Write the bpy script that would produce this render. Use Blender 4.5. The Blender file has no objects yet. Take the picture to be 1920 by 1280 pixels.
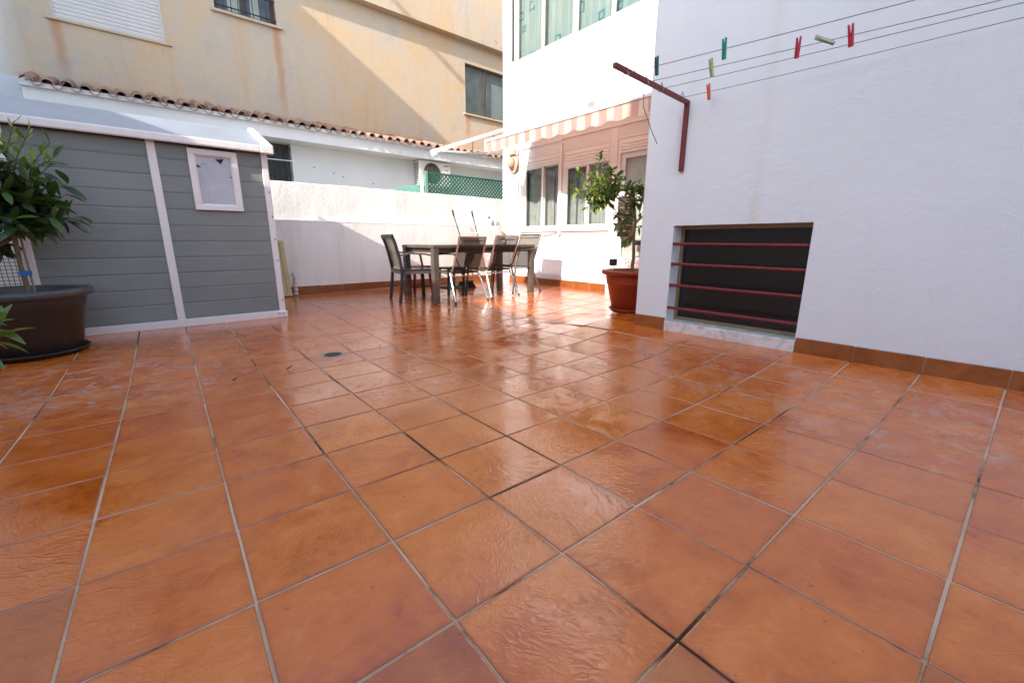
import bpy, bmesh, math, random
from mathutils import Vector, Matrix, Euler
R = random.Random(7)
PI = math.pi
SC = bpy.context.scene
COL = SC.collection

# ------------------------------------------------------------------ camera, sky, sun, exposure
CAMH = 0.80
yaw, pitch, roll, fpx = 0.70896, -0.2350026, 0.00305835, 789.07
cd = bpy.data.cameras.new("camera")
cam = bpy.data.objects.new("camera", cd); COL.objects.link(cam)
fw = Vector((math.cos(pitch) * math.sin(yaw), math.cos(pitch) * math.cos(yaw), math.sin(pitch)))
rt = Vector((math.cos(yaw), -math.sin(yaw), 0)); up = rt.cross(fw)
r2 = rt * math.cos(roll) + up * math.sin(roll); u2 = -rt * math.sin(roll) + up * math.cos(roll)
cam.matrix_world = Matrix(((r2.x, u2.x, -fw.x, 0), (r2.y, u2.y, -fw.y, 0), (r2.z, u2.z, -fw.z, CAMH), (0, 0, 0, 1)))
cd.sensor_width = 36.0; cd.lens = fpx / 1920 * 36.0; cd.clip_start = 0.02; cd.clip_end = 2000
SC.camera = cam

SUN = Vector((1.0, 0.28, -0.60)).normalized()          # direction the light travels
el = math.asin(-SUN.z); az = math.atan2(-SUN.x, -SUN.y)
w = bpy.data.worlds.new("World"); SC.world = w; w.use_nodes = True
nt = w.node_tree; nt.nodes.clear()
sky = nt.nodes.new("ShaderNodeTexSky"); sky.sky_type = 'NISHITA'; sky.sun_disc = False
sky.sun_elevation = el; sky.sun_rotation = az % (2 * PI); sky.air_density = 1.0; sky.dust_density = 1.5; sky.ozone_density = 1.0
bgn = nt.nodes.new("ShaderNodeBackground"); bgn.inputs[1].default_value = 0.15
out = nt.nodes.new("ShaderNodeOutputWorld")
nt.links.new(sky.outputs[0], bgn.inputs[0]); nt.links.new(bgn.outputs[0], out.inputs[0])
sd = bpy.data.lights.new("sun", 'SUN'); sd.energy = 2.0; sd.angle = math.radians(0.5); sd.color = (1.0, 0.95, 0.87)
so = bpy.data.objects.new("sun", sd); COL.objects.link(so)
so.rotation_euler = SUN.to_track_quat('-Z', 'Y').to_euler(); so.location = (-20, -6, 14)
SC.view_settings.view_transform = 'Standard'; SC.view_settings.look = 'None'
SC.view_settings.exposure = 1.88; SC.view_settings.gamma = 1.0; SC.view_settings.use_curve_mapping = False
SC.render.engine = 'CYCLES'
SC.cycles.use_denoising = True
SC.cycles.max_bounces = 10; SC.cycles.diffuse_bounces = 6; SC.cycles.glossy_bounces = 4
SC.cycles.transparent_max_bounces = 16; SC.cycles.sample_clamp_indirect = 8.0
SC.cycles.caustics_reflective = False; SC.cycles.caustics_refractive = False

# ------------------------------------------------------------------ material helpers
def S(r, g, b):
    f = lambda c: (c / 255 / 12.92) if c / 255 <= 0.04045 else ((c / 255 + 0.055) / 1.055) ** 2.4
    return (f(r), f(g), f(b), 1.0)
def C4(c): return tuple(c) if len(c) == 4 else (*c, 1.0)

class NT:
    def __init__(s, name):
        s.m = bpy.data.materials.new(name); s.m.use_nodes = True; s.t = s.m.node_tree
        s.p = s.t.nodes["Principled BSDF"]; s.o = s.t.nodes["Material Output"]
    def n(s, typ, **kw):
        x = s.t.nodes.new(typ)
        for k, v in kw.items(): setattr(x, k, v)
        return x
    def l(s, a, b): s.t.links.new(a, b)
    def coord(s, kind="Object"):
        if kind == "World": return s.n("ShaderNodeNewGeometry").outputs["Position"]
        return s.n("ShaderNodeTexCoord").outputs[kind]
    def mapping(s, v, scale=(1, 1, 1), loc=(0, 0, 0), rot=(0, 0, 0)):
        m = s.n("ShaderNodeMapping"); s.l(v, m.inputs[0])
        m.inputs["Scale"].default_value = scale; m.inputs["Location"].default_value = loc; m.inputs["Rotation"].default_value = rot
        return m.outputs[0]
    def noise(s, v, scale, detail=4, rough=0.55, dist=0.0):
        x = s.n("ShaderNodeTexNoise"); s.l(v, x.inputs["Vector"])
        x.inputs["Scale"].default_value = scale; x.inputs["Detail"].default_value = detail
        x.inputs["Roughness"].default_value = rough; x.inputs["Distortion"].default_value = dist
        return x.outputs["Fac"]
    def ramp(s, f, stops, interp='LINEAR'):
        r = s.n("ShaderNodeValToRGB"); s.l(f, r.inputs[0]); e = r.color_ramp.elements
        r.color_ramp.interpolation = interp
        while len(e) < len(stops): e.new(0.5)
        for i, (p, c) in enumerate(stops):
            e[i].position = p; e[i].color = C4(c) if not isinstance(c, (int, float)) else (c, c, c, 1)
        return r.outputs[0]
    def mix(s, f, a, b, blend='MIX'):
        m = s.n("ShaderNodeMix", data_type='RGBA', blend_type=blend)
        for i, v in ((0, f), (6, a), (7, b)):
            if hasattr(v, "is_linked") or hasattr(v, "links"): s.l(v, m.inputs[i])
            elif i == 0: m.inputs[0].default_value = v
            else: m.inputs[i].default_value = C4(v)
        return m.outputs[2]
    def math(s, op, a, b=0.0, c=None):
        m = s.n("ShaderNodeMath", operation=op)
        for i, v in enumerate((a, b) if c is None else (a, b, c)):
            if hasattr(v, "links"): s.l(v, m.inputs[i])
            else: m.inputs[i].default_value = v
        return m.outputs[0]
    def bump(s, h, strength=0.3, dist=0.01, normal=None):
        b = s.n("ShaderNodeBump"); s.l(h, b.inputs["Height"])
        b.inputs["Strength"].default_value = strength; b.inputs["Distance"].default_value = dist
        if normal is not None: s.l(normal, b.inputs["Normal"])
        return b.outputs[0]
    def set(s, **kw):
        names = dict(col="Base Color", rough="Roughness", metal="Metallic", spec="Specular IOR Level", nor="Normal", alpha="Alpha", coat="Coat Weight", coatr="Coat Roughness", trans="Transmission Weight", sub="Subsurface Weight", ior="IOR")
        for k, v in kw.items():
            i = s.p.inputs[names[k]]
            if hasattr(v, "links"): s.l(v, i)
            else: i.default_value = C4(v) if k == "col" else v
        return s.m

def simple(name, col, rough=0.5, metal=0.0, spec=0.5, var=0.12, vscale=6.0, bscale=0, bstr=0.2, bdist=0.003, kind="Object"):
    t = NT(name); v = t.coord(kind)
    c = C4(col); f = t.noise(v, vscale, 5)
    a = tuple(max(0, x * (1 - var)) for x in c[:3]); b = tuple(min(1, x * (1 + var)) for x in c[:3])
    t.set(col=t.ramp(f, [(0.3, a), (0.7, b)]), rough=t.math('MULTIPLY_ADD', f, 0.15, max(0.02, rough - 0.075)), metal=metal, spec=spec)
    if bscale: t.set(nor=t.bump(t.noise(v, bscale, 4), bstr, bdist))
    return t.m

def plaster(name, c1, c2, bscale=60, bstr=0.25, streak=None, stain=None, big=0.7):
    """wall render: mottled colour, fine grain, trowel marks; optional vertical streak colour"""
    t = NT(name); v = t.coord("World")
    f = t.noise(v, big, 6, 0.6)
    col = t.ramp(f, [(0.32, c1), (0.68, c2)])
    if streak:
        sv = t.mapping(v, scale=(2.2, 2.2, 0.22))
        g = t.noise(sv, 1.6, 5, 0.6)
        col = t.mix(t.ramp(g, [(0.5, 0.0), (0.72, 0.6)]), col, streak)
    if stain:
        g = t.noise(v, 2.3, 8, 0.7, 0.4)
        col = t.mix(t.ramp(g, [(0.55, 0.0), (0.75, 0.55)]), col, stain)
    h = t.math('ADD', t.noise(v, bscale, 3), t.math('MULTIPLY', t.noise(t.mapping(v, scale=(1, 1, 0.5)), 7, 4, 0.6, 0.6), 1.6))
    t.set(col=col, rough=0.85, spec=0.25, nor=t.bump(h, bstr, 0.012))
    return t.m

# ------------------------------------------------------------------ mesh helpers
class MB:
    def __init__(s): s.v = []; s.f = []; s.mi = []; s.sm = []
    def add(s, vs, fs, mi=0, sm=False):
        o = len(s.v); s.v += [tuple(x) for x in vs]
        for f in fs: s.f.append([o + i for i in f]); s.mi.append(mi); s.sm.append(sm)
        return s
    def box(s, x0, x1, y0, y1, z0, z1, mi=0):
        vs = [(x, y, z) for z in (z0, z1) for y in (y0, y1) for x in (x0, x1)]
        return s.add(vs, [(0, 2, 3, 1), (4, 5, 7, 6), (0, 1, 5, 4), (2, 6, 7, 3), (0, 4, 6, 2), (1, 3, 7, 5)], mi)
    def quad(s, a, b, c, d, mi=0): return s.add([a, b, c, d], [(0, 1, 2, 3)], mi)
    def bar(s, a, b, w, h, upv=(0, 0, 1), mi=0):
        a = Vector(a); b = Vector(b); d = (b - a).normalized(); u = Vector(upv)
        x = d.cross(u)
        if x.length < 1e-4: x = d.cross(Vector((1, 0, 0)))
        x.normalize(); y = x.cross(d)
        x *= w / 2; y *= h / 2
        vs = [a - x - y, a + x - y, a + x + y, a - x + y, b - x - y, b + x - y, b + x + y, b - x + y]
        return s.add(vs, [(0, 3, 2, 1), (4, 5, 6, 7), (0, 1, 5, 4), (1, 2, 6, 5), (2, 3, 7, 6), (3, 0, 4, 7)], mi)
    def tube(s, pts, r, n=8, mi=0, cap=True):
        pts = [Vector(p) for p in pts]; rs = r if isinstance(r, (list, tuple)) else [r] * len(pts)
        rings = []; ref = None
        for i, p in enumerate(pts):
            d = (pts[min(i + 1, len(pts) - 1)] - pts[max(i - 1, 0)]).normalized()
            if ref is None:
                ref = d.cross(Vector((0, 0, 1)))
                if ref.length < 1e-3: ref = d.cross(Vector((1, 0, 0)))
                ref.normalize()
            else:
                ref = (ref - d * ref.dot(d)).normalized()
            q = d.cross(ref)
            rings.append([p + (ref * math.cos(2 * PI * k / n) + q * math.sin(2 * PI * k / n)) * rs[i] for k in range(n)])
        vs = [x for ring in rings for x in ring]; fs = []
        for i in range(len(pts) - 1):
            for k in range(n): fs.append((i * n + k, i * n + (k + 1) % n, (i + 1) * n + (k + 1) % n, (i + 1) * n + k))
        s.add(vs, fs, mi, True)
        if cap: s.add(rings[0], [tuple(range(n))[::-1]], mi); s.add(rings[-1], [tuple(range(n))], mi)
        return s
    def lathe(s, prof, c=(0, 0, 0), n=40, mi=0):
        vs = []; fs = []
        for r, z in prof:
            for k in range(n): a = 2 * PI * k / n; vs.append((c[0] + r * math.cos(a), c[1] + r * math.sin(a), c[2] + z))
        for i in range(len(prof) - 1):
            for k in range(n): fs.append((i * n + k, i * n + (k + 1) % n, (i + 1) * n + (k + 1) % n, (i + 1) * n + k))
        return s.add(vs, fs, mi, True)
    def wall(s, axis, P, a0, a1, z0, z1, holes=(), depth=0.1, mi=0, nx=0, nz=0, disp=None):
        """a sheet facing -axis with openings (a0,a1,z0,z1) and their reveals"""
        pt = (lambda a, z, d: (P + d, a, z)) if axis == 'x' else (lambda a, z, d: (a, P + d, z))
        A = sorted({a0, a1, *[h[i] for h in holes for i in (0, 1)], *[a0 + (a1 - a0) * k / nx for k in range(1, nx)]})
        Z = sorted({z0, z1, *[h[i] for h in holes for i in (2, 3)], *[z0 + (z1 - z0) * k / nz for k in range(1, nz)]})
        idx = {}; vs = []
        for i, a in enumerate(A):
            for j, z in enumerate(Z):
                idx[i, j] = len(vs); vs.append(pt(a, z, disp(a, z) if disp else 0.0))
        fs = []
        for i in range(len(A) - 1):
            for j in range(len(Z) - 1):
                ca = (A[i] + A[i + 1]) / 2; cz = (Z[j] + Z[j + 1]) / 2
                if any(h[0] < ca < h[1] and h[2] < cz < h[3] for h in holes): continue
                fs.append((idx[i, j], idx[i + 1, j], idx[i + 1, j + 1], idx[i, j + 1]))
        s.add(vs, fs, mi, bool(disp))
        for h in holes:
            for (p, q) in (((h[0], h[2]), (h[1], h[2])), ((h[1], h[2]), (h[1], h[3])), ((h[1], h[3]), (h[0], h[3])), ((h[0], h[3]), (h[0], h[2]))):
                s.quad(pt(*p, 0), pt(*q, 0), pt(*q, depth), pt(*p, depth), mi)
        return s
    def room(s, axis, P, a0, a1, z0, z1, depth, mi=0):
        pt = (lambda a, z, d: (P + d, a, z)) if axis == 'x' else (lambda a, z, d: (a, P + d, z))
        vs = [pt(a, z, d) for d in (0, depth) for z in (z0, z1) for a in (a0, a1)]
        return s.add(vs, [(4, 5, 7, 6), (0, 1, 5, 4), (2, 3, 7, 6), (0, 2, 6, 4), (1, 3, 7, 5)], mi)
    def frame(s, axis, P, a0, a1, z0, z1, w, t, mi=0):
        """rectangular frame, t thick, front at P"""
        B = (lambda p, q, r, u: s.box(P, P + t, p, q, r, u, mi)) if axis == 'x' else (lambda p, q, r, u: s.box(p, q, P, P + t, r, u, mi))
        B(a0, a1, z0, z0 + w); B(a0, a1, z1 - w, z1); B(a0, a0 + w, z0 + w, z1 - w); B(a1 - w, a1, z0 + w, z1 - w)
        return s

def wloc(o):
    l = Vector((0, 0, 0))
    while o is not None: l += o.location; o = o.parent
    return l
def obj(name, mb, mat, parent=None, label=None, cat=None, group=None, kind=None, bevel=0, loc=None, recalc=True):
    me = bpy.data.meshes.new(name)
    off = wloc(parent) if parent is not None else Vector((0, 0, 0))
    if loc is not None: off = off + Vector(loc) if parent is not None else Vector(loc)
    me.from_pydata([tuple(Vector(v) - off) for v in mb.v], [], mb.f)
    mats = mat if isinstance(mat, (list, tuple)) else [mat]
    for m in mats: me.materials.append(m)
    me.polygons.foreach_set("material_index", mb.mi); me.polygons.foreach_set("use_smooth", mb.sm)
    if recalc:
        bm = bmesh.new(); bm.from_mesh(me); bmesh.ops.recalc_face_normals(bm, faces=bm.faces); bm.to_mesh(me); bm.free()
    me.update()
    o = bpy.data.objects.new(name, me); COL.objects.link(o)
    if loc is not None: o.location = loc
    if parent is not None: o.parent = parent
    if bevel:
        b = o.modifiers.new("bevel", 'BEVEL'); b.width = bevel; b.segments = 2; b.limit_method = 'ANGLE'
    tag(o, label, cat, group, kind)
    return o
def tag(o, label=None, cat=None, group=None, kind=None):
    if label: o["label"] = label
    if cat: o["category"] = cat
    if group: o["group"] = group
    if kind: o["kind"] = kind
    return o
def thing(name, label, cat, loc=(0, 0, 0), group=None, rz=0.0):
    e = bpy.data.objects.new(name, None); COL.objects.link(e); e.location = loc; e.rotation_euler = (0, 0, rz)
    e.empty_display_size = 0.1
    return tag(e, label, cat, group)
def copy_tree(o, parent=None):
    c = o.copy(); COL.objects.link(c)
    if parent is not None: c.parent = parent
    for ch in list(o.children): copy_tree(ch, c)
    return c
def inst(name, me, parent, loc, rot=None, mat4=None, scale=None):
    o = bpy.data.objects.new(name, me); COL.objects.link(o); o.parent = parent
    if mat4 is not None: o.matrix_local = mat4
    else:
        o.location = loc
        if rot is not None: o.rotation_euler = rot
        if scale is not None: o.scale = scale
    return o
def ss(a, b, x):
    t = min(1, max(0, (x - a) / (b - a))); return t * t * (3 - 2 * t)

# ------------------------------------------------------------------ floor height (the terrace drains towards its grate)
def fz(x, y):
    if y < 3.3: zy = -0.021 * max(y, -4.5)
    else: zy = -0.0693 + 0.031 * (min(y, 5.1) - 3.3) + 0.024 * max(0, y - 5.1)
    k = ss(2.7, 3.9, y) * (1 - ss(2.7, 3.9, y))
    zy += 0.02 * k - 0.0058 * min(x, 3.0)
    wgt = min(1, max(0, (x - 2) / 1.4)) ** 2 * (1 - ss(2.3, 3.6, y))
    zy = zy * (1 - wgt) + 0.042 * wgt
    w2 = ss(3.2, 5.5, x) * ss(2.2, 3.4, y)
    return zy * (1 - w2) + 0.028 * w2

# ------------------------------------------------------------------ materials
M = {}
M['white_wall'] = plaster('white_plaster', S(205, 205, 208), S(222, 222, 224), 70, 0.22)
M['white_wall_b'] = plaster('white_plaster_stained', S(208, 208, 210), S(224, 224, 225), 70, 0.22, stain=S(200, 196, 190))
M['low_wall'] = plaster('low_wall_plaster', S(230, 223, 213), S(241, 236, 228), 28, 0.40, streak=S(206, 199, 190))
M['house_wall'] = plaster('house_plaster', S(216, 215, 213), S(228, 227, 224), 55, 0.25)
M['beige'] = plaster('beige_plaster', S(222, 194, 160), S(216, 202, 184), 40, 0.2, streak=S(226, 178, 128), stain=S(214, 206, 196), big=0.45)
M['white_paint'] = simple('white_paint', S(224, 222, 220), 0.4, var=0.03)
M['cream_paint'] = simple('cream_plastic', S(228, 220, 216), 0.42, var=0.04, vscale=20)
M['alu_white'] = simple('white_lacquered_metal', S(226, 226, 226), 0.3, var=0.02)
M['dark'] = simple('dark_interior', (0.02, 0.021, 0.022), 0.8, var=0.3)
M['room'] = simple('room_interior', (0.20, 0.21, 0.20), 0.8, var=0.3, vscale=3)
M['curtain'] = simple('grey_curtain', (0.36, 0.365, 0.345), 0.9, var=0.12, vscale=9)
M['rust_red'] = simple('dark_red_paint', (0.14, 0.010, 0.013), 0.45, var=0.45, vscale=30, bscale=90, bstr=0.25)
M['grout_skirt'] = simple('skirting_grout', (0.30, 0.24, 0.19), 0.9)
M['alu_gold'] = simple('gold_anodised_aluminium', (0.30, 0.24, 0.15), 0.38, metal=0.6, var=0.08)
M['brown_frame'] = simple('brown_metal_frame', (0.09, 0.055, 0.04), 0.45)
M['black_iron'] = simple('black_iron', (0.018, 0.018, 0.02), 0.5)
M['screw'] = simple('screw_black', (0.02, 0.02, 0.022), 0.4)

def glass(name, tint=(0.9, 0.93, 0.92), rough=0.02, refl=1.0):
    t = NT(name)
    lw = t.n("ShaderNodeLayerWeight"); lw.inputs[0].default_value = 0.5
    fr = t.math('MULTIPLY_ADD', t.math('POWER', lw.outputs["Facing"], 5.0), 0.9, 0.05)
    tr = t.n("ShaderNodeBsdfTransparent"); tr.inputs[0].default_value = C4(tint)
    gl = t.n("ShaderNodeBsdfGlossy"); gl.inputs["Roughness"].default_value = rough
    mx = t.n("ShaderNodeMixShader"); t.l(t.math('MULTIPLY', fr, refl), mx.inputs[0]); t.l(tr.outputs[0], mx.inputs[1]); t.l(gl.outputs[0], mx.inputs[2])
    v = t.coord("World")
    t.l(t.bump(t.noise(v, 3.0, 2), 0.02, 0.02), gl.inputs["Normal"])
    t.l(mx.outputs[0], t.o.inputs[0])
    return t.m
M['glass'] = glass('window_glass', refl=1.6)

def tile_mat():
    t = NT('terracotta_tile'); oc = t.coord("Object"); oi = t.n("ShaderNodeObjectInfo"); rnd = oi.outputs["Random"]
    off = t.n("ShaderNodeVectorMath", operation='MULTIPLY_ADD')
    cv = t.n("ShaderNodeCombineXYZ")
    for i, k in enumerate((31.0, 57.0, 13.0)): t.l(t.math('MULTIPLY', rnd, k), cv.inputs[i])
    t.l(oc, off.inputs[0]); off.inputs[1].default_value = (1, 1, 1); t.l(cv.outputs[0], off.inputs[2]); v = off.outputs[0]
    pos = t.coord("World")
    n1 = t.noise(v, 5.0, 7, 0.62, 0.5)
    n2 = t.noise(v, 22.0, 6, 0.65, 1.2)
    f = t.math('MULTIPLY_ADD', n2, 0.30, t.math('MULTIPLY', n1, 0.75))
    col = t.ramp(f, [(0.30, (0.28, 0.047, 0.006)), (0.45, (0.50, 0.098, 0.011)), (0.60, (0.60, 0.138, 0.018)), (0.77, (0.66, 0.198, 0.045))])
    br = t.math('MULTIPLY_ADD', rnd, 0.12, 0.94)
    hsv = t.n("ShaderNodeHueSaturation"); t.l(col, hsv.inputs["Color"]); t.l(br, hsv.inputs["Value"])
    t.l(t.math('MULTIPLY_ADD', rnd, 0.006, 0.499), hsv.inputs["Hue"]); col = hsv.outputs[0]
    # lime bloom left by watering, around the big pot and along the wall
    sep = t.n("ShaderNodeSeparateXYZ"); t.l(pos, sep.inputs[0])
    d = t.n("ShaderNodeVectorMath", operation='DISTANCE'); t.l(t.mapping(pos, scale=(0.72, 1.0, 0)), d.inputs[0]); d.inputs[1].default_value = (-0.30, 3.55, 0)
    ms = t.ramp(d.outputs["Value"], [(0.35, 0.75), (0.95, 0.0)])
    sp = t.ramp(t.noise(pos, 9.0, 10, 0.8, 1.2), [(0.50, 0.0), (0.60, 1.0)])
    d2 = t.n("ShaderNodeVectorMath", operation='DISTANCE'); t.l(t.mapping(pos, scale=(1, 0.4, 0)), d2.inputs[0]); d2.inputs[1].default_value = (2.7, 0.02, 0)
    ms2 = t.ramp(d2.outputs["Value"], [(0.3, 0.5), (0.9, 0.0)])
    m = t.math('MULTIPLY', t.math('MAXIMUM', ms, ms2), sp)
    col = t.mix(m, col, (0.50, 0.36, 0.29))
    rough = t.math('ADD', t.math('MULTIPLY_ADD', n1, 0.12, 0.05), t.math('MULTIPLY', t.math('MAXIMUM', t.math('MULTIPLY', ms, 0.45), t.math('MULTIPLY', ms2, 0.4)), 1.0))
    rough = t.math('ADD', rough, t.ramp(t.noise(pos, 1.6, 6, 0.65, 0.5), [(0.45, 0.0), (0.72, 0.14)]))
    so_ = t.n("ShaderNodeSeparateXYZ"); t.l(oc, so_.inputs[0])
    ed = t.math('MAXIMUM', t.math('ABSOLUTE', so_.outputs[0]), t.math('ABSOLUTE', so_.outputs[1]))
    ed = t.math('ADD', ed, t.math('MULTIPLY', t.math('SUBTRACT', t.noise(pos, 30, 4), 0.5), 0.05))
    col = t.mix(t.ramp(t.math('MULTIPLY', ed, 5.0), [(0.74, 0.0), (0.86, 0.32)]), col, (0.16, 0.055, 0.022))
    spk = t.ramp(t.noise(pos, 42, 3, 0.5), [(0.70, 0.0), (0.74, 0.6)])
    col = t.mix(spk, col, (0.12, 0.045, 0.02))
    # slate-like ripple relief and torn pits
    rv = t.n("ShaderNodeVectorRotate"); t.l(v, rv.inputs["Vector"]); rv.rotation_type = 'Z_AXIS'; t.l(t.math('MULTIPLY', rnd, 1.2), rv.inputs["Angle"])
    rip = t.noise(t.mapping(rv.outputs[0], scale=(1, 2.2, 1)), 15.0, 2.2, 0.45, 1.6)
    rip = t.math('SQRT', t.math('ADD', t.math('POWER', t.math('SUBTRACT', rip, 0.5), 2.0), 0.0012))
    pit = t.ramp(t.noise(v, 40.0, 4, 0.6, 2.4), [(0.40, 0.0), (0.60, 1.0)])
    pm = t.ramp(t.noise(v, 5.0, 4, 0.6, 0.5), [(0.46, 0.0), (0.66, 1.0)])
    amp = t.math('MULTIPLY_ADD', t.math('FRACT', t.math('MULTIPLY', rnd, 7.31)), 1.0, 0.55)
    h = t.math('ADD', t.math('MULTIPLY', rip, amp), t.math('MULTIPLY', t.math('MULTIPLY', pit, pm), 0.20))
    nor = t.bump(h, 0.34, 0.007)
    t.set(col=col, rough=rough, spec=0.45, nor=nor, coat=0.55, coatr=t.math('MULTIPLY_ADD', rough, 0.8, 0.0))
    t.l(t.bump(h, 0.30, 0.006), t.p.inputs['Coat Normal']); t.p.inputs['Coat IOR'].default_value = 1.5
    return t.m
M['tile'] = tile_mat()
def grout_mat():
    t = NT('tile_grout'); v = t.coord("World")
    f = t.noise(v, 1.1, 4, 0.6, 0.3); g = t.noise(v, 60, 3)
    col = t.ramp(t.math('MULTIPLY_ADD', g, 0.10, f), [(0.43, (0.045, 0.027, 0.018)), (0.47, (0.13, 0.08, 0.055)), (0.51, (0.42, 0.27, 0.17)), (0.62, (0.58, 0.42, 0.29))])
    t.set(col=col, rough=0.85, spec=0.2, nor=t.bump(g, 0.4, 0.003)); return t.m
M['grout'] = grout_mat()
def skirt_mat():
    t = NT('skirting_tile'); oc = t.coord("World")
    f = t.noise(oc, 9.0, 6, 0.65, 0.6)
    t.set(col=t.ramp(f, [(0.35, (0.20, 0.058, 0.014)), (0.65, (0.31, 0.105, 0.030))]), rough=0.3, spec=0.5, nor=t.bump(t.noise(oc, 40, 4), 0.12, 0.004)); return t.m
M['skirt'] = skirt_mat()

# ================================================================== GROUND AND TERRACE FLOOR
g = MB(); g.quad((-300, -300, -0.6), (300, -300, -0.6), (300, 300, -0.6), (-300, 300, -0.6))
obj('ground', g, simple('earth', (0.22, 0.19, 0.15), 0.95, kind="World"), kind='structure')
g = MB(); g.box(-4.0, 9.5, 7.1, 10.4, -0.55, 1.30)
obj('neighbour_patio', g, simple('patio_cement', (0.36, 0.33, 0.29), 0.9, kind="World"), kind='structure')

TX0, TX1, TY0, TY1 = -4.0, 5.62, -4.4, 6.9
g = MB(); nx, ny = 80, 94
vs = []; fs = []
for j in range(ny + 1):
    for i in range(nx + 1):
        x = TX0 + (TX1 - TX0) * i / nx; y = TY0 + (TY1 - TY0) * j / ny; vs.append((x, y, fz(x, y) - 0.0035))
for j in range(ny):
    for i in range(nx):
        a = j * (nx + 1) + i; fs.append((a, a + 1, a + nx + 2, a + nx + 1))
g.add(vs, fs, 0, True)
terrace = obj('terrace_floor', g, M['grout'], kind='structure', label='terrace floor of glossy square terracotta tiles')
TP, TA = 0.335, -0.0302
def tpos(i, j):
    u = (i - 1.85917) * TP; v = (j + 3.004761) * TP
    return u * math.cos(TA) - v * math.sin(TA), u * math.sin(TA) + v * math.cos(TA)
def tile_local(h=0.1642, b=0.0035):
    rings = [(h, -0.012), (h, -0.0022), (h - b * 0.4, -0.0007), (h - b * 1.3, 0.0)]
    vs = []
    for r, z in rings: vs += [(-r, -r, z), (r, -r, z), (r, r, z), (-r, r, z)]
    fs = []
    for k in range(3):
        for q in range(4): fs.append((k * 4 + q, k * 4 + (q + 1) % 4, (k + 1) * 4 + (q + 1) % 4, (k + 1) * 4 + q))
    fs.append((12, 13, 14, 15)); return vs, fs
tv, tf = tile_local()
tme = bpy.data.meshes.new('tile'); tme.from_pydata(tv, [], tf); tme.materials.append(M['tile'])
def proj(p):
    d = Vector(p) - Vector((0, 0, CAMH)); z = d.dot(fw)
    if z < 0.05: return None
    return 960 + fpx * d.dot(r2) / z, 640 - fpx * d.dot(u2) / z
cells = []
DRAIN = (1.0, 3.31)
for i in range(-14, 20):
    for j in range(-17, 24):
        x, y = tpos(i + 0.5, j + 0.5)
        if not (TX0 - 0.1 < x < TX1 and TY0 - 0.1 < y < TY1 + 0.05): continue
        if x > 3.4 + 0.17 and y < 2.2 - 0.17: continue
        ps = [proj((*tpos(i + a, j + b), fz(*tpos(i + a, j + b)))) for a, b in ((0, 0), (1, 0), (1, 1), (0, 1))]
        area = 0
        if all(ps):
            cx = sum(p[0] for p in ps) / 4; cy = sum(p[1] for p in ps) / 4
            if -160 < cx < 2080 and cy < 1420:
                area = abs(sum(ps[k][0] * ps[(k + 1) % 4][1] - ps[(k + 1) % 4][0] * ps[k][1] for k in range(4))) / 2
        elif y > -0.4 and x > -0.6: area = 5000
        if (-0.9 < x < 1.0 and y > 5.3) or (x > 3.5 and y < 2.05): area = 0
        if area and not any(p and -20 < p[0] < 1940 and p[1] < 1300 for p in ps): area = 0
        cells.append((area, i, j, x, y))
cells.sort(reverse=True)
def tile_matrix(i, j, x, y):
    c = math.cos(TA); s_ = math.sin(TA); hx = TP / 2
    zx = (fz(x + c * hx, y + s_ * hx) - fz(x - c * hx, y - s_ * hx)) / TP
    zy = (fz(x - s_ * hx, y + c * hx) - fz(x + s_ * hx, y - c * hx)) / TP
    zx += R.uniform(-0.0022, 0.0022); zy += R.uniform(-0.0022, 0.0022)
    X = Vector((c, s_, zx)).normalized(); Z = X.cross(Vector((-s_, c, zy))).normalized(); Y = Z.cross(X)
    k = R.randrange(4)
    for _ in range(k): X, Y = Y, -X
    m = Matrix((X * R.uniform(.994, 1.004), Y * R.uniform(.994, 1.004), Z)).transposed().to_4x4(); m.translation = (x + R.uniform(-.0014, .0014), y + R.uniform(-.0014, .0014), fz(x, y) + R.uniform(-.0004, .0004)); return m
rest = MB()
for n, (area, i, j, x, y) in enumerate(cells):
    m = tile_matrix(i, j, x, y)
    if n < 300 and area > 0: inst('tile', tme, terrace, None, mat4=m)
    else: rest.add([m @ Vector(q) for q in tv], tf)
obj('outer_tiles', rest, M['tile'], terrace, kind='stuff', recalc=False)

# ================================================================== WHITE BLOCK ON THE RIGHT with the barred low window
blk = thing('white_house', 'white plastered house wall with a low barred window beside the terrace', 'house', (3.4, 2.2, 0.03))
WY0, WY1, WZ0, WZ1 = 0.897, 1.89, 0.118, 0.925
g = MB(); g.wall('x', 3.4, -5.0, 2.185, -0.5, 6.2, [(WY0, WY1, WZ0, WZ1)], 0.15)
pts = [(3.4, 2.185), (3.402, 2.193), (3.407, 2.199), (3.415, 2.202)]
for a, b in zip(pts, pts[1:]): g.quad((*a, -0.5), (*b, -0.5), (*b, 6.2), (*a, 6.2))
g.quad((3.415, 2.202, -0.5), (9, 2.202, -0.5), (9, 2.202, 6.2), (3.415, 2.202, 6.2))
g.quad((3.4, -5, 6.2), (9, -5, 6.2), (9, 2.202, 6.2), (3.4, 2.185, 6.2)); g.quad((3.4, -5, -0.5), (9, -5, -0.5), (9, -5, 6.2), (3.4, -5, 6.2))
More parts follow.
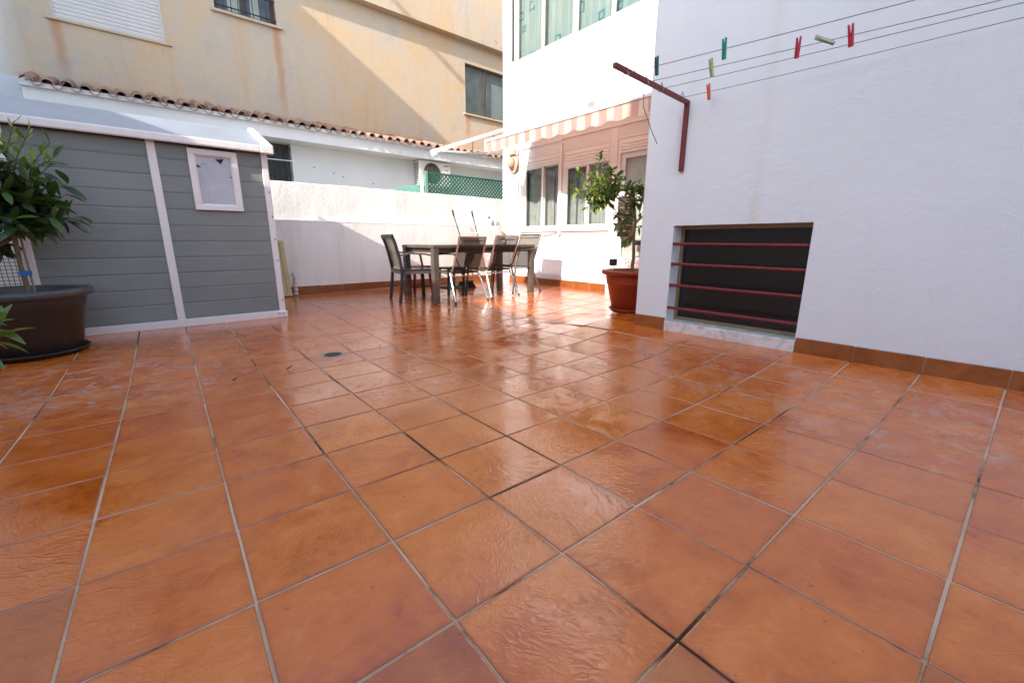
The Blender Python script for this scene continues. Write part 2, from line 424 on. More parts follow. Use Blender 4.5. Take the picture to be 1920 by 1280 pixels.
def block_wall_mat():
    t = NT('white_block_plaster'); v = t.coord("World")
    f = t.noise(v, 0.8, 5)
    col = t.ramp(f, [(0.32, S(212, 217, 221)), (0.68, S(221, 226, 230))])
    # faint rusty run below the roof edge above the window
    sx = t.n("ShaderNodeSeparateXYZ"); t.l(v, sx.inputs[0])
    yv = t.math('ADD', sx.outputs[1], t.math('MULTIPLY', t.noise(v, 5, 4), 0.10))
    band = t.ramp(t.math('ABSOLUTE', t.math('SUBTRACT', yv, 1.33)), [(0.0, 1.0), (0.05, 0.0)])
    zz = t.ramp(t.math('MULTIPLY', sx.outputs[2], 0.2), [(0.19, 0.9), (0.24, 0.25), (0.5, 0.5)])
    col = t.mix(t.math('MULTIPLY', t.math('MULTIPLY', band, zz), 0.34), col, S(196, 178, 152))
    cr = t.ramp(t.math('ABSOLUTE', t.math('SUBTRACT', t.noise(v, 1.1, 5, 0.6, 0.5), 0.5)), [(0.0, 1.0), (0.0025, 0.0)])
    col = t.mix(t.math('MULTIPLY', cr, 0.10), col, S(170, 166, 164))
    h = t.math('ADD', t.math('MULTIPLY', t.noise(v, 150, 2), 0.6), t.math('MULTIPLY', t.noise(t.mapping(v, scale=(1, 0.6, 1)), 8, 5, 0.6, 0.7), 1.5))
    t.set(col=col, rough=0.8, spec=0.25, nor=t.bump(h, 0.34, 0.010)); return t.m
obj('wall', g, block_wall_mat(), blk, recalc=True)
win = obj('window', MB().frame('x', 3.535, WY0 - 0.002, WY1 + 0.002, WZ0, WZ1 + 0.001, 0.03, 0.04), M['alu_gold'], blk)
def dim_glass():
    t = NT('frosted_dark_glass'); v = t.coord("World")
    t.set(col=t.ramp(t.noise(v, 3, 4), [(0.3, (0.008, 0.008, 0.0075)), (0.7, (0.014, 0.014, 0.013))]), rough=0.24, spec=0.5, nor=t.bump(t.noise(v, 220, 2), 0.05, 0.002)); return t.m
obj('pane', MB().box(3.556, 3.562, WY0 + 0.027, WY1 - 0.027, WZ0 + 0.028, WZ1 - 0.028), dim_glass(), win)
def marble():
    t = NT('marble_sill'); v = t.coord("World")
    f = t.noise(v, 9, 8, 0.7, 1.5)
    t.set(col=t.ramp(f, [(0.35, S(168, 166, 164)), (0.55, S(214, 210, 206)), (0.7, S(226, 222, 216))]), rough=0.45, nor=t.bump(t.noise(v, 40, 4), 0.15, 0.003)); return t.m
obj('sill', MB().box(3.386, 3.534, WY0 - 0.004, WY1 + 0.004, 0.03, WZ0 + 0.003), marble(), win, bevel=0.004)
for z in (0.776, 0.610, 0.430, 0.236):
    obj('bar', MB().tube([(3.418, WY0 - 0.01, z - 0.002), (3.418, WY1 + 0.005, z + 0.001)], 0.0135, 10), M['rust_red'], win)
def skirting(parent, axis, P, joints, z0, z1, t=0.012, zf=None):
    for a, b in zip(joints, joints[1:]):
        g = MB(); dz = R.uniform(-0.002, 0.002); e = 0.0028
        zb = z0 if zf is None else zf(0.5 * (a + b)) - 0.003
        if axis == 'x': g.box(P - t, P + 0.004, a + e, b - e, zb, z1 + dz)
        else: g.box(a + e, b - e, P - t, P + 0.004, zb, z1 + dz)
        obj('skirting_tile', g, M['skirt'], parent, bevel=0.003)
    m = MB()
    a0, a1 = joints[0], joints[-1]
    if axis == 'x': m.box(P - t + 0.004, P + 0.002, a0, a1, z0, z1 - 0.004)
    else: m.box(a0, a1, P - t + 0.004, P + 0.002, z0, z1 - 0.004)
    obj('skirting_grout', m, M['grout_skirt'], parent)
skirting(blk, 'x', 3.4, [WY0 - 0.006 - 0.333 * k for k in range(9, -1, -1)], 0.028, 0.143)
skirting(blk, 'x', 3.4, [WY1 + 0.006, 2.19], 0.028, 0.143)

# ================================================================== LOW BOUNDARY WALL
low = thing('boundary_wall', 'low white boundary wall with a ledge, behind the dining table', 'wall', (2.0, 6.8, 0.0))
def dsp(seed, amp):
    ph = [random.Random(seed + k).uniform(0, 6.28) for k in range(12)]
    def f(a, z):
        return amp * (math.sin(3.1 * a + 1.7 * z + ph[0]) * 0.5 + math.sin(7.3 * a - 2.9 * z + ph[1]) * 0.35 + math.sin(14.1 * a + 3.7 * z + ph[2]) * 0.22 + math.sin(23 * a - 6 * z + ph[3]) * 0.12 + math.sin(9 * z + 2 * a + ph[4]) * 0.25)
    return f
d1, d2 = dsp(3, 0.005), dsp(9, 0.009)
g = MB()
g.wall('y', 6.80, -2.6, 6.2, -0.2, 1.068, nx=150, nz=26, disp=d1)
g.wall('y', 6.88, -2.6, 6.2, 1.07, 1.596, nx=150, nz=14, disp=d2)
n = 120
for k in range(n):
    a = -2.6 + 8.8 * k / n; b = -2.6 + 8.8 * (k + 1) / n
    za = 0.003 * math.sin(3 * a) + 0.002 * math.sin(8.1 * a); zb = 0.003 * math.sin(3 * b) + 0.002 * math.sin(8.1 * b)
    lip = lambda x: 6.80 + d1(x, 1.068) - 0.004
    g.quad((a, lip(a), 1.066), (b, lip(b), 1.066), (b, lip(b) + 0.006, 1.082 + zb), (a, lip(a) + 0.006, 1.082 + za))
    g.quad((a, lip(a) + 0.006, 1.082 + za), (b, lip(b) + 0.006, 1.082 + zb), (b, 6.90, 1.085), (a, 6.90, 1.085))
    ra, rb = 6.88 + d2(a, 1.596), 6.88 + d2(b, 1.596)
    g.quad((a, ra, 1.594), (b, rb, 1.594), (b, rb + 0.012, 1.606 + zb), (a, ra + 0.012, 1.606 + za))
    g.quad((a, ra + 0.012, 1.606 + za), (b, rb + 0.012, 1.606 + zb), (b, 7.09, 1.606), (a, 7.09, 1.606))
g.quad((-2.6, 7.09, -0.2), (6.2, 7.09, -0.2), (6.2, 7.09, 1.606), (-2.6, 7.09, 1.606))
obj('wall', g, M['low_wall'], low, recalc=False)
skirting(low, 'y', 6.8, [0.98 + 0.333 * k for k in range(14)][:14] + [5.50], 0.02, 0.128)

# ================================================================== BAY BUILDING (sunlit) with windows, shutters, door
bay = thing('white_building', 'sunlit white building with awning, windows, shutters and a glazed door', 'building', (5.51, 4.5, 0.03))
BX = 5.51
holes = [(5.205, 6.135, 0.985, 2.225), (4.165, 5.115, 0.985, 2.225), (3.30, 4.06, 0.02, 2.235), (2.60, 6.56, 3.825, 5.6)]
g = MB(); g.wall('x', BX, 2.19, 6.70, -0.5, 7.0, holes, 0.06)
g.quad((BX, 6.7, -0.5), (12, 6.7, -0.5), (12, 6.7, 7), (BX, 6.7, 7)); g.quad((BX, 2.19, 7), (12, 2.19, 7), (12, 6.7, 7), (BX, 6.7, 7))
obj('wall', g, M['white_wall'], bay)
g = MB(); g.box(5.485, BX + 0.002, 5.155, 6.175, 2.40, 2.43); g.box(5.485, BX + 0.002, 3.3, 5.155, 2.42, 2.445)
obj('lintel_trim', g, M['white_paint'], bay)
def sash(parent, y0, y1, z0, z1, X, w=0.045):
    f = obj('sash', MB().frame('x', X, y0, y1, z0, z1, w, 0.03), M['alu_white'], parent, bevel=0.002)
    obj('pane', MB().box(X + 0.012, X + 0.016, y0 + w - .003, y1 - w + .003, z0 + w - .003, z1 - w + .003), M['glass'], f)
def shutter(parent, y0, y1, z0, z1, X):
    n = max(2, round((z1 - z0) / 0.044)); h = (z1 - z0) / n
    for k in range(n):
        zb = z0 + k * h; m = MB()
        pr = [(X + 0.014, zb), (X + 0.003, zb + 0.004), (X, zb + h * 0.45), (X + 0.003, zb + h - 0.004), (X + 0.014, zb + h)]
        for (xa, za), (xb, zb2) in zip(pr, pr[1:]): m.quad((xa, y0, za), (xa, y1, za), (xb, y1, zb2), (xb, y0, zb2))
        obj('slat', m, M['alu_white'], parent)
# window 1 and 2
for (y0, y1, zs, mid) in ((5.205, 6.135, 2.055, 5.615), (4.165, 5.115, 1.965, 4.603)):
    wf = obj('window', MB().frame('x', BX + 0.006, y0 - .003, y1 + .003, 0.982, 2.228, 0.036, 0.06), M['alu_white'], bay, bevel=0.003)
    obj('sill', MB().box(BX - 0.035, BX + 0.01, y0 - 0.03, y1 + 0.03, 0.955, 0.981), M['white_paint'], wf, bevel=0.003)
    sash(wf, mid - 0.01, y1 - 0.034, 1.016, zs + 0.03, BX + 0.012); sash(wf, y0 + 0.034, mid + 0.03, 1.016, zs + 0.03, BX + 0.046)
    shutter(wf, y0 + 0.03, y1 - 0.03, zs, 2.20, BX + 0.0005)
    c = MB(); n = 60
    for k in range(n):
        a = y0 + (y1 - y0) * k / n; b = y0 + (y1 - y0) * (k + 1) / n
        fa = 0.012 * math.sin(a * 75) + 0.006 * math.sin(a * 31); fb = 0.012 * math.sin(b * 75) + 0.006 * math.sin(b * 31)
        c.add([(5.66 + fa, a, 0.95), (5.66 + fb, b, 0.95), (5.66 + fb, b, 2.12), (5.66 + fa, a, 2.12)], [(0, 1, 2, 3)], 0, True)
    obj('curtain', c, M['curtain'], wf)
    r_ = MB().room('x', BX + 0.10, y0 - 0.3, y1 + 0.3, 0.8, 2.5, 2.2); r_.box(6.5, 6.56, mid - 0.1, mid + 0.18, 1.45, 1.75)
    obj('interior', r_, M['room'], wf)
# door
df = obj('door', MB().frame('x', BX + 0.004, 3.30, 4.06, 0.03, 2.235, 0.06, 0.06), M['alu_white'], bay, bevel=0.003)
shutter(df, 3.36, 4.0, 2.04, 2.20, BX + 0.0005)
obj('panel', MB().frame('x', BX + 0.03, 3.36, 4.0, 0.09, 2.05, 0.08, 0.03).box(BX + .04, BX + .055, 3.44, 3.92, 0.17, 0.48), M['alu_white'], df, bevel=0.003)
obj('pane', MB().box(BX + 0.043, BX + 0.047, 3.438, 3.922, 0.56, 1.972), M['glass'], df)
obj('rail', MB().box(BX + 0.03, BX + 0.06, 3.44, 3.92, 0.48, 0.56), M['alu_white'], df)
obj('interior', MB().room('x', BX + 0.10, 3.2, 4.2, 0.0, 2.5, 1.2), simple('porch_interior', (0.72, 0.66, 0.60), 0.8, var=.08), df)
obj('lit_porch_sheet', MB().box(5.585, 5.588, 3.25, 4.1, 0.1, 2.2), simple('lit_porch_beige', (.74, .69, .62), .9, var=.15, vscale=3), df)  # pale sheet added close behind the glass, standing in for the lit porch
obj('inner_frame', MB().frame('x', 6.2, 3.5, 3.98, 0.3, 1.75, 0.02, 0.02).box(6.4, 6.42, 3.6, 3.9, .5, 1.6), simple('grey_frame', (.2, .19, .18)), df)
# parapet panel joints under the windows, pipe between them
g = MB(); g.box(BX - 0.006, BX + 0.001, 4.05, 4.16, 0.02, 2.40); g.box(BX - 0.008, BX + 0.001, 4.17, 4.185, 0.14, 0.94); g.box(BX - 0.008, BX + 0.001, 3.3, 4.06, 2.24, 2.262)
obj('door_jamb', g, M['alu_white'], bay)
obj('corner_pier', MB().box(5.488, BX + 0.002, 6.50, 6.69, 0.02, 2.40), M['white_wall'], bay, bevel=0.006)
obj('pipe', MB().tube([(5.49, 5.16, 2.35), (5.49, 5.16, 0.93), (5.47, 5.15, 0.905)], 0.018, 10), M['alu_white'], bay)
obj('pipe_elbow', MB().tube([(5.49, 5.16, 0.95), (5.485, 5.155, 0.92), (5.455, 5.15, 0.912)], 0.026, 10), M['cream_paint'], bay)
obj('cable', MB().tube([(5.50, 5.17, 0.94), (5.497, 5.45, 0.895), (5.50, 5.75, 0.865)], 0.006, 6), M['grout_skirt'], bay)
skirting(bay, 'x', BX, [4.14 + 0.3338 * k for k in range(7)] + [6.49], 0.015, 0.130, zf=None)
# upper glazing
uw = obj('upper_window', MB().frame('x', BX + 0.004, 2.6, 6.56, 3.822, 5.6, 0.045, 0.07), M['alu_white'], bay, bevel=0.003)
ys = [6.515, 6.36, 5.69, 4.98, 4.27, 3.5, 2.65]
for k, (a, b) in enumerate(zip(ys, ys[1:])):
    sash(uw, b + (0.008 if k else 0.008), a, 3.868, 5.56, BX + 0.012 + 0.02 * (k % 2), 0.035)
def curtain_mat():
    t = NT('bubble_print_curtain'); v = t.coord("World")
    vo = t.n("ShaderNodeTexVoronoi"); vo.voronoi_dimensions = '2D'; vo.distance = 'CHEBYCHEV'; vo.feature = 'F1'
    sx = t.n("ShaderNodeSeparateXYZ"); t.l(v, sx.inputs[0]); cb = t.n("ShaderNodeCombineXYZ"); t.l(sx.outputs[1], cb.inputs[0]); t.l(sx.outputs[2], cb.inputs[1])
    t.l(cb.outputs[0], vo.inputs["Vector"]); vo.inputs["Scale"].default_value = 3.4
    sc = t.n("ShaderNodeSeparateColor"); t.l(vo.outputs["Color"], sc.inputs[0])
    rad = t.math('MULTIPLY_ADD', sc.outputs[0], 0.16, 0.08)
    ring = t.ramp(t.math('ABSOLUTE', t.math('SUBTRACT', vo.outputs["Distance"], rad)), [(0.035, 1.0), (0.06, 0.0)])
    on = t.ramp(sc.outputs[1], [(0.34, 0.0), (0.38, 1.0)])
    base = t.ramp(t.noise(t.mapping(v, scale=(1, 1, 0.06)), 16, 3), [(0.35, (0.25, 0.315, 0.305)), (0.65, (0.33, 0.39, 0.38))])
    t.set(col=t.mix(t.math('MULTIPLY', t.math('MULTIPLY', ring, on), 0.9), base, (0.03, 0.17, 0.18)), rough=0.9, spec=0.1); return t.m
c = MB(); n = 160
for k in range(n):
    a = 2.6 + 3.96 * k / n; b = 2.6 + 3.96 * (k + 1) / n; fa = 0.01 * math.sin(a * 40); fb = 0.01 * math.sin(b * 40)
    c.add([(5.64 + fa, a, 3.82), (5.64 + fb, b, 3.82), (5.64 + fb, b, 5.6), (5.64 + fa, a, 5.6)], [(0, 1, 2, 3)], 0, True)
obj('curtain', c, curtain_mat(), uw)
obj('interior', MB().room('x', BX + 0.09, 2.4, 6.66, 3.7, 5.7, 0.6), M['room'], uw)

# awning
aw = thing('awning', 'striped pink and white awning with a scalloped valance over the windows', 'awning', (5.51, 4.3, 2.6))
AX, AY0, AY1 = 4.5, 2.72, 5.86
def fabric():
    t = NT('striped_awning_cloth'); v = t.coord("World")
    sx = t.n("ShaderNodeSeparateXYZ"); t.l(v, sx.inputs[0])
    st = t.math('GREATER_THAN', t.math('FRACT', t.math('MULTIPLY', t.math('SUBTRACT', 5.87, sx.outputs[1]), 1 / 0.226)), 0.5)
    col = t.mix(st, S(198, 158, 152), S(226, 212, 194))
    f = t.noise(v, 3, 4); col = t.mix(t.math('MULTIPLY', f, 0.25), col, S(214, 190, 170))
    df_ = t.n("ShaderNodeBsdfDiffuse"); tr = t.n("ShaderNodeBsdfTranslucent"); mx = t.n("ShaderNodeMixShader"); mx.inputs[0].default_value = 0.42
    t.l(col, df_.inputs[0]); t.l(t.mix(0.5, col, S(242, 186, 160)), tr.inputs[0]); t.l(df_.outputs[0], mx.inputs[1]); t.l(tr.outputs[0], mx.inputs[2]); t.l(mx.outputs[0], t.o.inputs[0]); return t.m
FAB = fabric()
g = MB(); n = 110
for k in range(n):
    a = AY0 + (AY1 - AY0) * k / n; b = AY0 + (AY1 - AY0) * (k + 1) / n
    m = 6
    for q in range(m):
        u0, u1 = q / m, (q + 1) / m
        P = lambda y, u: (5.47 + (AX - 5.47) * u, y, 2.70 + (2.355 - 2.70) * u - 0.03 * math.sin(PI * u))
        g.add([P(a, u0), P(b, u0), P(b, u1), P(a, u1)], [(0, 1, 2, 3)], 0, True)
obj('canopy', g, FAB, aw, recalc=False)
g = MB(); n = 330
def val(y, u):
    ph = 2 * PI * (5.87 - y) / 0.285
    hb = 0.165 + 0.015 * math.cos(ph + 0.4) + 0.005 * math.sin(0.43 * ph) 
    return (AX - 0.012 + 0.016 * u * math.sin(ph) , y, 2.352 - u * hb)
for k in range(n):
    a = AY0 + (AY1 - AY0) * k / n; b = AY0 + (AY1 - AY0) * (k + 1) / n
    for q in range(5):
        g.add([val(a, q / 5), val(b, q / 5), val(b, (q + 1) / 5), val(a, (q + 1) / 5)], [(0, 1, 2, 3)], 0, True)
obj('valance', g, FAB, aw, recalc=False)
obj('front_rail', MB().box(AX - 0.03, AX + 0.03, AY0, AY1 + 0.02, 2.345, 2.385), M['alu_white'], aw, bevel=0.008)
obj('end_cap', MB().box(AX - 0.035, AX + 0.035, AY1 + 0.02, AY1 + 0.045, 2.20, 2.39), M['alu_white'], aw, bevel=0.006)
obj('roller_case', MB().box(5.40, 5.509, AY0, AY1 + 0.1, 2.66, 2.75), M['alu_white'], aw, bevel=0.015)
for y in (5.66, 3.2):
    obj('arm', MB().bar((5.46, y, 2.62), (5.0, y - 0.42, 2.47), 0.03, 0.05).bar((5.0, y - 0.42, 2.47), (4.53, y - 0.02, 2.335), 0.025, 0.045), M['alu_white'], aw)
obj('crank_rod', MB().tube([(5.43, 6.16, 2.60), (5.43, 6.16, 1.10), (5.40, 6.16, 1.02), (5.40, 6.16, 0.92)], 0.007, 8), simple('grey_rod', (0.16, 0.14, 0.13), 0.4), aw)
# wall fixtures
fl = thing('floodlight', 'small white floodlight on a bracket above the striped awning', 'floodlight', (5.51, 4.48, 2.72))
obj('bracket', MB().box(5.43, 5.512, 4.42, 4.54, 2.69, 2.71).box(5.46, 5.512, 4.47, 4.49, 2.70, 2.80), M['cream_paint'], fl)
obj('lamp_housing', MB().add([(5.36, 4.40, 2.72), (5.36, 4.56, 2.72), (5.45, 4.56, 2.70), (5.45, 4.40, 2.70), (5.40, 4.40, 2.83), (5.40, 4.56, 2.83), (5.47, 4.56, 2.80), (5.47, 4.40, 2.80)], [(0, 1, 5, 4), (1, 2, 6, 5), (2, 3, 7, 6), (3, 0, 4, 7), (4, 5, 6, 7), (3, 2, 1, 0)]), M['cream_paint'], fl, bevel=0.004)
obj('glass_front', MB().add([(5.357, 4.415, 2.735), (5.357, 4.545, 2.735), (5.392, 4.545, 2.815), (5.392, 4.415, 2.815)], [(0, 1, 2, 3)]), simple('lamp_glass', (0.25, 0.22, 0.18), 0.15), fl)
vt = thing('vent_cover', 'square cream vent cover on the white wall beside the floodlight', 'vent cover', (5.51, 4.24, 2.75))
obj('plate', MB().box(5.495, 5.512, 4.18, 4.30, 2.74, 2.865), M['cream_paint'], vt, bevel=0.004)
for k in range(5): obj('louvre', MB().box(5.488, 5.496, 4.19, 4.29, 2.752 + 0.022 * k, 2.762 + 0.022 * k), M['cream_paint'], vt)
STRAW = simple('straw', (0.40, 0.29, 0.20), 0.8, var=0.3, vscale=60, bscale=160, bstr=0.6)
ht = thing('straw_hat', 'straw hat with a wide brim hung on the sunlit wall corner', 'hat', (5.48, 6.36, 2.2))
nh = 28; g = MB(); prof = [(0.165, 0.004), (0.16, 0.0), (0.105, 0.012), (0.085, 0.03), (0.078, 0.085), (0.05, 0.105), (0.0, 0.11)]
vs = []; fs = []
for r, d in prof:
    for k in range(nh):
        a = 2 * PI * k / nh; wv = 0.012 * math.sin(3 * a) * (r / 0.165) ** 2
        vs.append((5.462 - d + wv, 6.35 + r * 0.85 * math.cos(a), 2.19 + r * math.sin(a)))
for i in range(len(prof) - 1):
    for k in range(nh): fs.append((i * nh + k, i * nh + (k + 1) % nh, (i + 1) * nh + (k + 1) % nh, (i + 1) * nh + k))
obj('brim_and_crown', g.add(vs, fs, 0, True), STRAW, ht)
g = MB()
vs = [(5.462 - d, 6.35 + r * 0.85 * math.cos(2 * PI * k / nh), 2.19 + r * math.sin(2 * PI * k / nh)) for r, d in ((0.089, 0.028), (0.084, 0.052)) for k in range(nh)]
obj('ribbon', g.add(vs, [(k, (k + 1) % nh, nh + (k + 1) % nh, nh + k) for k in range(nh)], 0, True), simple('hat_ribbon', (.25, .12, .08), .7), ht)
lb = thing('wall_lamp', 'beige box lamp on the wall above the straw hat', 'wall lamp', (5.49, 6.35, 2.36))
obj('back_plate', MB().box(5.482, 5.489, 6.25, 6.46, 2.33, 2.43), M['cream_paint'], lb)
obj('shade', MB().box(5.40, 5.482, 6.27, 6.44, 2.335, 2.425), simple('beige_shade', (.52, .40, .29), .6), lb, bevel=.01)
obj('arm', MB().bar((5.485, 6.36, 2.38), (5.485, 6.36, 2.30), 0.03, 0.02), M['brown_frame'], lb)

# far awning beam by the corner
ab = thing('awning_beam', 'white metal awning beam sloping out behind the building corner', 'awning frame', (4.9, 7.5, 2.6))
obj('beam', MB().bar((4.47, 7.5, 2.435), (6.3, 7.5, 3.12), 0.06, 0.075), M['alu_white'], ab, bevel=0.006)
obj('support_bar', MB().bar((4.75, 7.62, 2.50), (6.3, 7.62, 2.62), 0.04, 0.035), M['alu_white'], ab)
obj('end_bracket', MB().bar((4.42, 7.5, 2.40), (4.50, 7.5, 2.445), 0.07, 0.10), M['alu_white'], ab)
obj('strut', MB().bar((5.4, 7.52, 2.76), (5.43, 7.60, 2.56), 0.015, 0.015).tube([(5.9, 7.5, 2.93), (6.05, 7.5, 2.86), (6.3, 7.5, 2.84)], 0.008, 6), simple('grey_metal', (.3, .3, .3), .4), ab)

# ================================================================== NEIGHBOUR: white low house with tiled eave
nb = thing('neighbour_house', 'low white house behind the wall with a clay tiled eave', 'house', (2.5, 10.0, 1.3))
g = MB(); g.wall('y', 10.0, -0.98, 9.0, 0.0, 2.72, [(1.75, 2.60, 1.62, 2.70)], 0.22)
g.quad((-0.98, 10, 0), (-0.98, 10.6, 0), (-0.98, 10.6, 2.72), (-0.98, 10, 2.72))
obj('wall', g, M['house_wall'], nb)
g = MB(); g.box(-0.98, 9.0, 9.60, 10.42, 2.705, 2.93)
g.add([(-0.98, 9.60, 2.705), (-0.98, 9.60, 2.93), (-0.98, 9.98, 2.2), (-0.98, 9.98, 2.93), (-0.93, 9.60, 2.705), (-0.93, 9.98, 2.2)], [(0, 1, 3, 2)])
obj('fascia', g, M['house_wall'], nb, bevel=0.012)
CLAY = simple('clay_tile', (0.33, 0.19, 0.125), 0.85, var=0.5, vscale=5, bscale=70, bstr=0.3, kind="World")
MORTAR = simple('tile_mortar', (0.16, 0.09, 0.06), 0.9, var=0.3, kind="World")
def half_tile(r0, r1, L, up_, th=0.012, n=7):
    m = MB(); vs = []
    for (y, r, z) in ((0.0, r0, 0.0), (L, r1, L * 0.30)):
        for rr in (r, r - th):
            for k in range(n):
                a = PI * (0.04 + 0.92 * k / (n - 1)); vs.append((rr * math.cos(a), y, z + (rr * math.sin(a)) * (1 if up_ else -1)))
    idx = lambda e, s_, k: e * 2 * n + s_ * n + k
    fs = []
    for k in range(n - 1):
        fs += [(idx(0, 0, k), idx(0, 0, k + 1), idx(1, 0, k + 1), idx(1, 0, k)), (idx(0, 1, k), idx(0, 1, k + 1), idx(1, 1, k + 1), idx(1, 1, k)), (idx(0, 0, k), idx(0, 0, k + 1), idx(0, 1, k + 1), idx(0, 1, k))]
    return m.add(vs, fs, 0, False)
roof = obj('roof', MB().add([(-0.98, 9.62, 2.934), (9, 9.62, 2.934), (9, 10.42, 3.17), (-0.98, 10.42, 3.17), (-0.98, 9.62, 2.93), (9, 9.62, 2.93), (9, 10.42, 2.935), (-0.98, 10.42, 2.935)], [(0, 1, 2, 3), (4, 5, 1, 0), (0, 3, 7, 4)]), MORTAR, nb)
cov = half_tile(0.074, 0.062, 0.92, True, .010); pan = half_tile(0.064, 0.054, 0.92, False, .010)
def mesh_of(mb, name, mat):
    o = bpy.data.meshes.new(name); o.from_pydata([tuple(v) for v in mb.v], [], mb.f); o.materials.append(mat); o.polygons.foreach_set("use_smooth", mb.sm); return o
covm, panm = mesh_of(cov, 'roof_tile', CLAY), mesh_of(pan, 'channel_tile', CLAY)
for k in range(50):
    x = -0.90 + 0.2015 * k
    jx, jy = R.uniform(-.008, .008), R.uniform(-.02, .02)
    o = inst('roof_tile', covm, roof, Vector((x + jx, 9.49 + jy, 2.972 + R.uniform(-.008, .008))) - wloc(roof), (R.uniform(-.02, .02), R.uniform(-.05, .05), R.uniform(-.02, .02)))
    inst('channel_tile', panm, roof, Vector((x + 0.1 + jx, 9.50 + R.uniform(-.02, .02), 2.992 + R.uniform(-.006, .006))) - wloc(roof), (0, R.uniform(-.05, .05), 0))
obj('mortar_bed', MB().box(-0.97, 9.0, 9.545, 9.66, 2.925, 2.985), M['house_wall'], nb)
gw = obj('window', MB().frame('y', 10.17, 1.748, 2.602, 1.62, 2.702, 0.07, 0.05), M['brown_frame'], nb)
obj('pane', MB().box(1.81, 2.54, 10.19, 10.195, 1.68, 2.64), simple('dark_pane', (.035, .04, .04), .15), gw)
obj('mullion', MB().box(2.14, 2.19, 10.165, 10.215, 1.69, 2.632), M['brown_frame'], gw)
g = MB()
for k in range(8): g.bar((1.80 + 0.105 * k, 10.03, 1.62), (1.80 + 0.105 * k, 10.03, 2.68), 0.012, 0.012)
for z in (1.75, 2.1, 2.42, 2.60): g.bar((1.752, 10.018, z), (2.598, 10.018, z), 0.012, 0.012)
obj('grille', g, M['black_iron'], gw)
# dry pot plant on that window ledge: twigs
tw = thing('dry_vine', 'dry brown climber tangled at the foot of the grilled window', 'plant', (2.55, 9.95, 1.62))
g = MB()
for k in range(26):
    a = Vector((2.56 + R.uniform(-.22, .12), 9.95 + R.uniform(-.05, .03), 1.60)); d = Vector((R.uniform(-.1, .12), R.uniform(-.03, .03), R.uniform(.12, .38)))
    g.tube([a, a + d * .5 + Vector((R.uniform(-.04, .04), 0, 0)), a + d], [.007, .005, .003], 5)
obj('twigs', g, simple('dry_twig', (.10, .05, .035), .9), tw)
wl = obj('washing_wire', MB().tube([(-0.2, 9.8, 2.26), (1.2, 9.8, 2.33), (2.64, 9.8, 2.345)], 0.009, 6), M['alu_white'], None, label='white wire crossing in front of the grilled window', cat='wire')
# AC unit
ac = thing('air_conditioner', 'white air conditioner unit with a round fan under the eave', 'air conditioner', (5.8, 9.85, 2.1))
ACW = simple('aircon_white', S(215, 208, 200), 0.45, var=.03)
obj('casing', MB().box(5.36, 6.25, 9.70, 9.99, 2.10, 2.69), ACW, ac, bevel=0.012)
g = MB(); n = 36; vs = [(5.70, 9.692, 2.40)] + [(5.70 + .235 * math.cos(2 * PI * k / n), 9.692, 2.40 + .235 * math.sin(2 * PI * k / n)) for k in range(n)]
obj('fan_opening', g.add(vs, [(0, 1 + k, 1 + (k + 1) % n) for k in range(n)]), simple('fan_dark', (.055, .045, .032), .7), ac)
g = MB()
for rr in (0.05, 0.10, 0.15, 0.20, 0.238): g.tube([(5.70 + rr * math.cos(2 * PI * k / 24), 9.684, 2.40 + rr * math.sin(2 * PI * k / 24)) for k in range(25)], 0.004, 5, cap=False)
for k in range(8): a = PI * k / 4; g.bar((5.70 + .05 * math.cos(a), 9.684, 2.40 + .05 * math.sin(a)), (5.70 + .238 * math.cos(a), 9.684, 2.40 + .238 * math.sin(a)), .006, .006)
obj('fan_guard', g, simple('guard_brown', (.13, .115, .085), .5), ac)
obj('service_panel', MB().box(5.99, 6.225, 9.692, 9.702, 2.12, 2.67), ACW, ac)
obj('badge', MB().box(6.04, 6.19, 9.688, 9.693, 2.60, 2.622).box(6.06, 6.17, 9.688, 9.693, 2.50, 2.515), simple('grey_print', (.22, .2, .19)), ac)
for k in range(11): obj('louvre', MB().box(5.352, 5.362, 9.74, 9.95, 2.16 + k * .045, 2.175 + k * .045), M['dark'], ac)
obj('bracket', MB().box(5.42, 5.46, 9.72, 10.0, 2.07, 2.10).box(6.15, 6.19, 9.72, 10.0, 2.07, 2.10), M['alu_white'], ac)
for x, z in ((3.02, 2.30), (3.42, 2.22), (3.62, 2.16), (4.3, 2.08)): obj('wall_hole', MB().box(x - .02, x + .02, 9.994, 10.004, z - .008, z + .008), simple('hole_grey', (.16, .15, .15)), nb)

# green lattice fence
lf = thing('lattice_fence', 'green plastic lattice fence on top of the boundary wall by the corner', 'fence', (4.1, 7.2, 1.5))
GRN = simple('green_plastic', (0.014, 0.105, 0.072), 0.45, var=.15)
GRL = simple('pale_green_plastic', (0.11, 0.28, 0.23), 0.5, var=.1)
def lattice(p0, p1, z0, z1, step=0.078, wd=0.024):
    m = MB(); p0 = Vector(p0); p1 = Vector(p1); L = (p1 - p0).length; d = (p1 - p0) / L; nrm = Vector((-d.y, d.x, 0)); H = z1 - z0
    for sgn, off in ((1, 0.004), (-1, -0.004)):
        s0 = -H
        while s0 < L:
            a, b = s0, s0 + H
            ta, tb = max(0, -a / H) , min(1, (L - a) / H)
            if tb > ta:
                za, zb = (z0 + H * ta, z0 + H * tb) if sgn > 0 else (z1 - H * ta, z1 - H * tb)
                A = p0 + d * (a + H * ta) + nrm * off; B = p0 + d * (a + H * tb) + nrm * off
                m.bar((A.x, A.y, za), (B.x, B.y, zb), 0.007, wd, upv=(nrm.cross((Vector((B.x - A.x, B.y - A.y, zb - za)))))[:])
            s0 += step
    return m
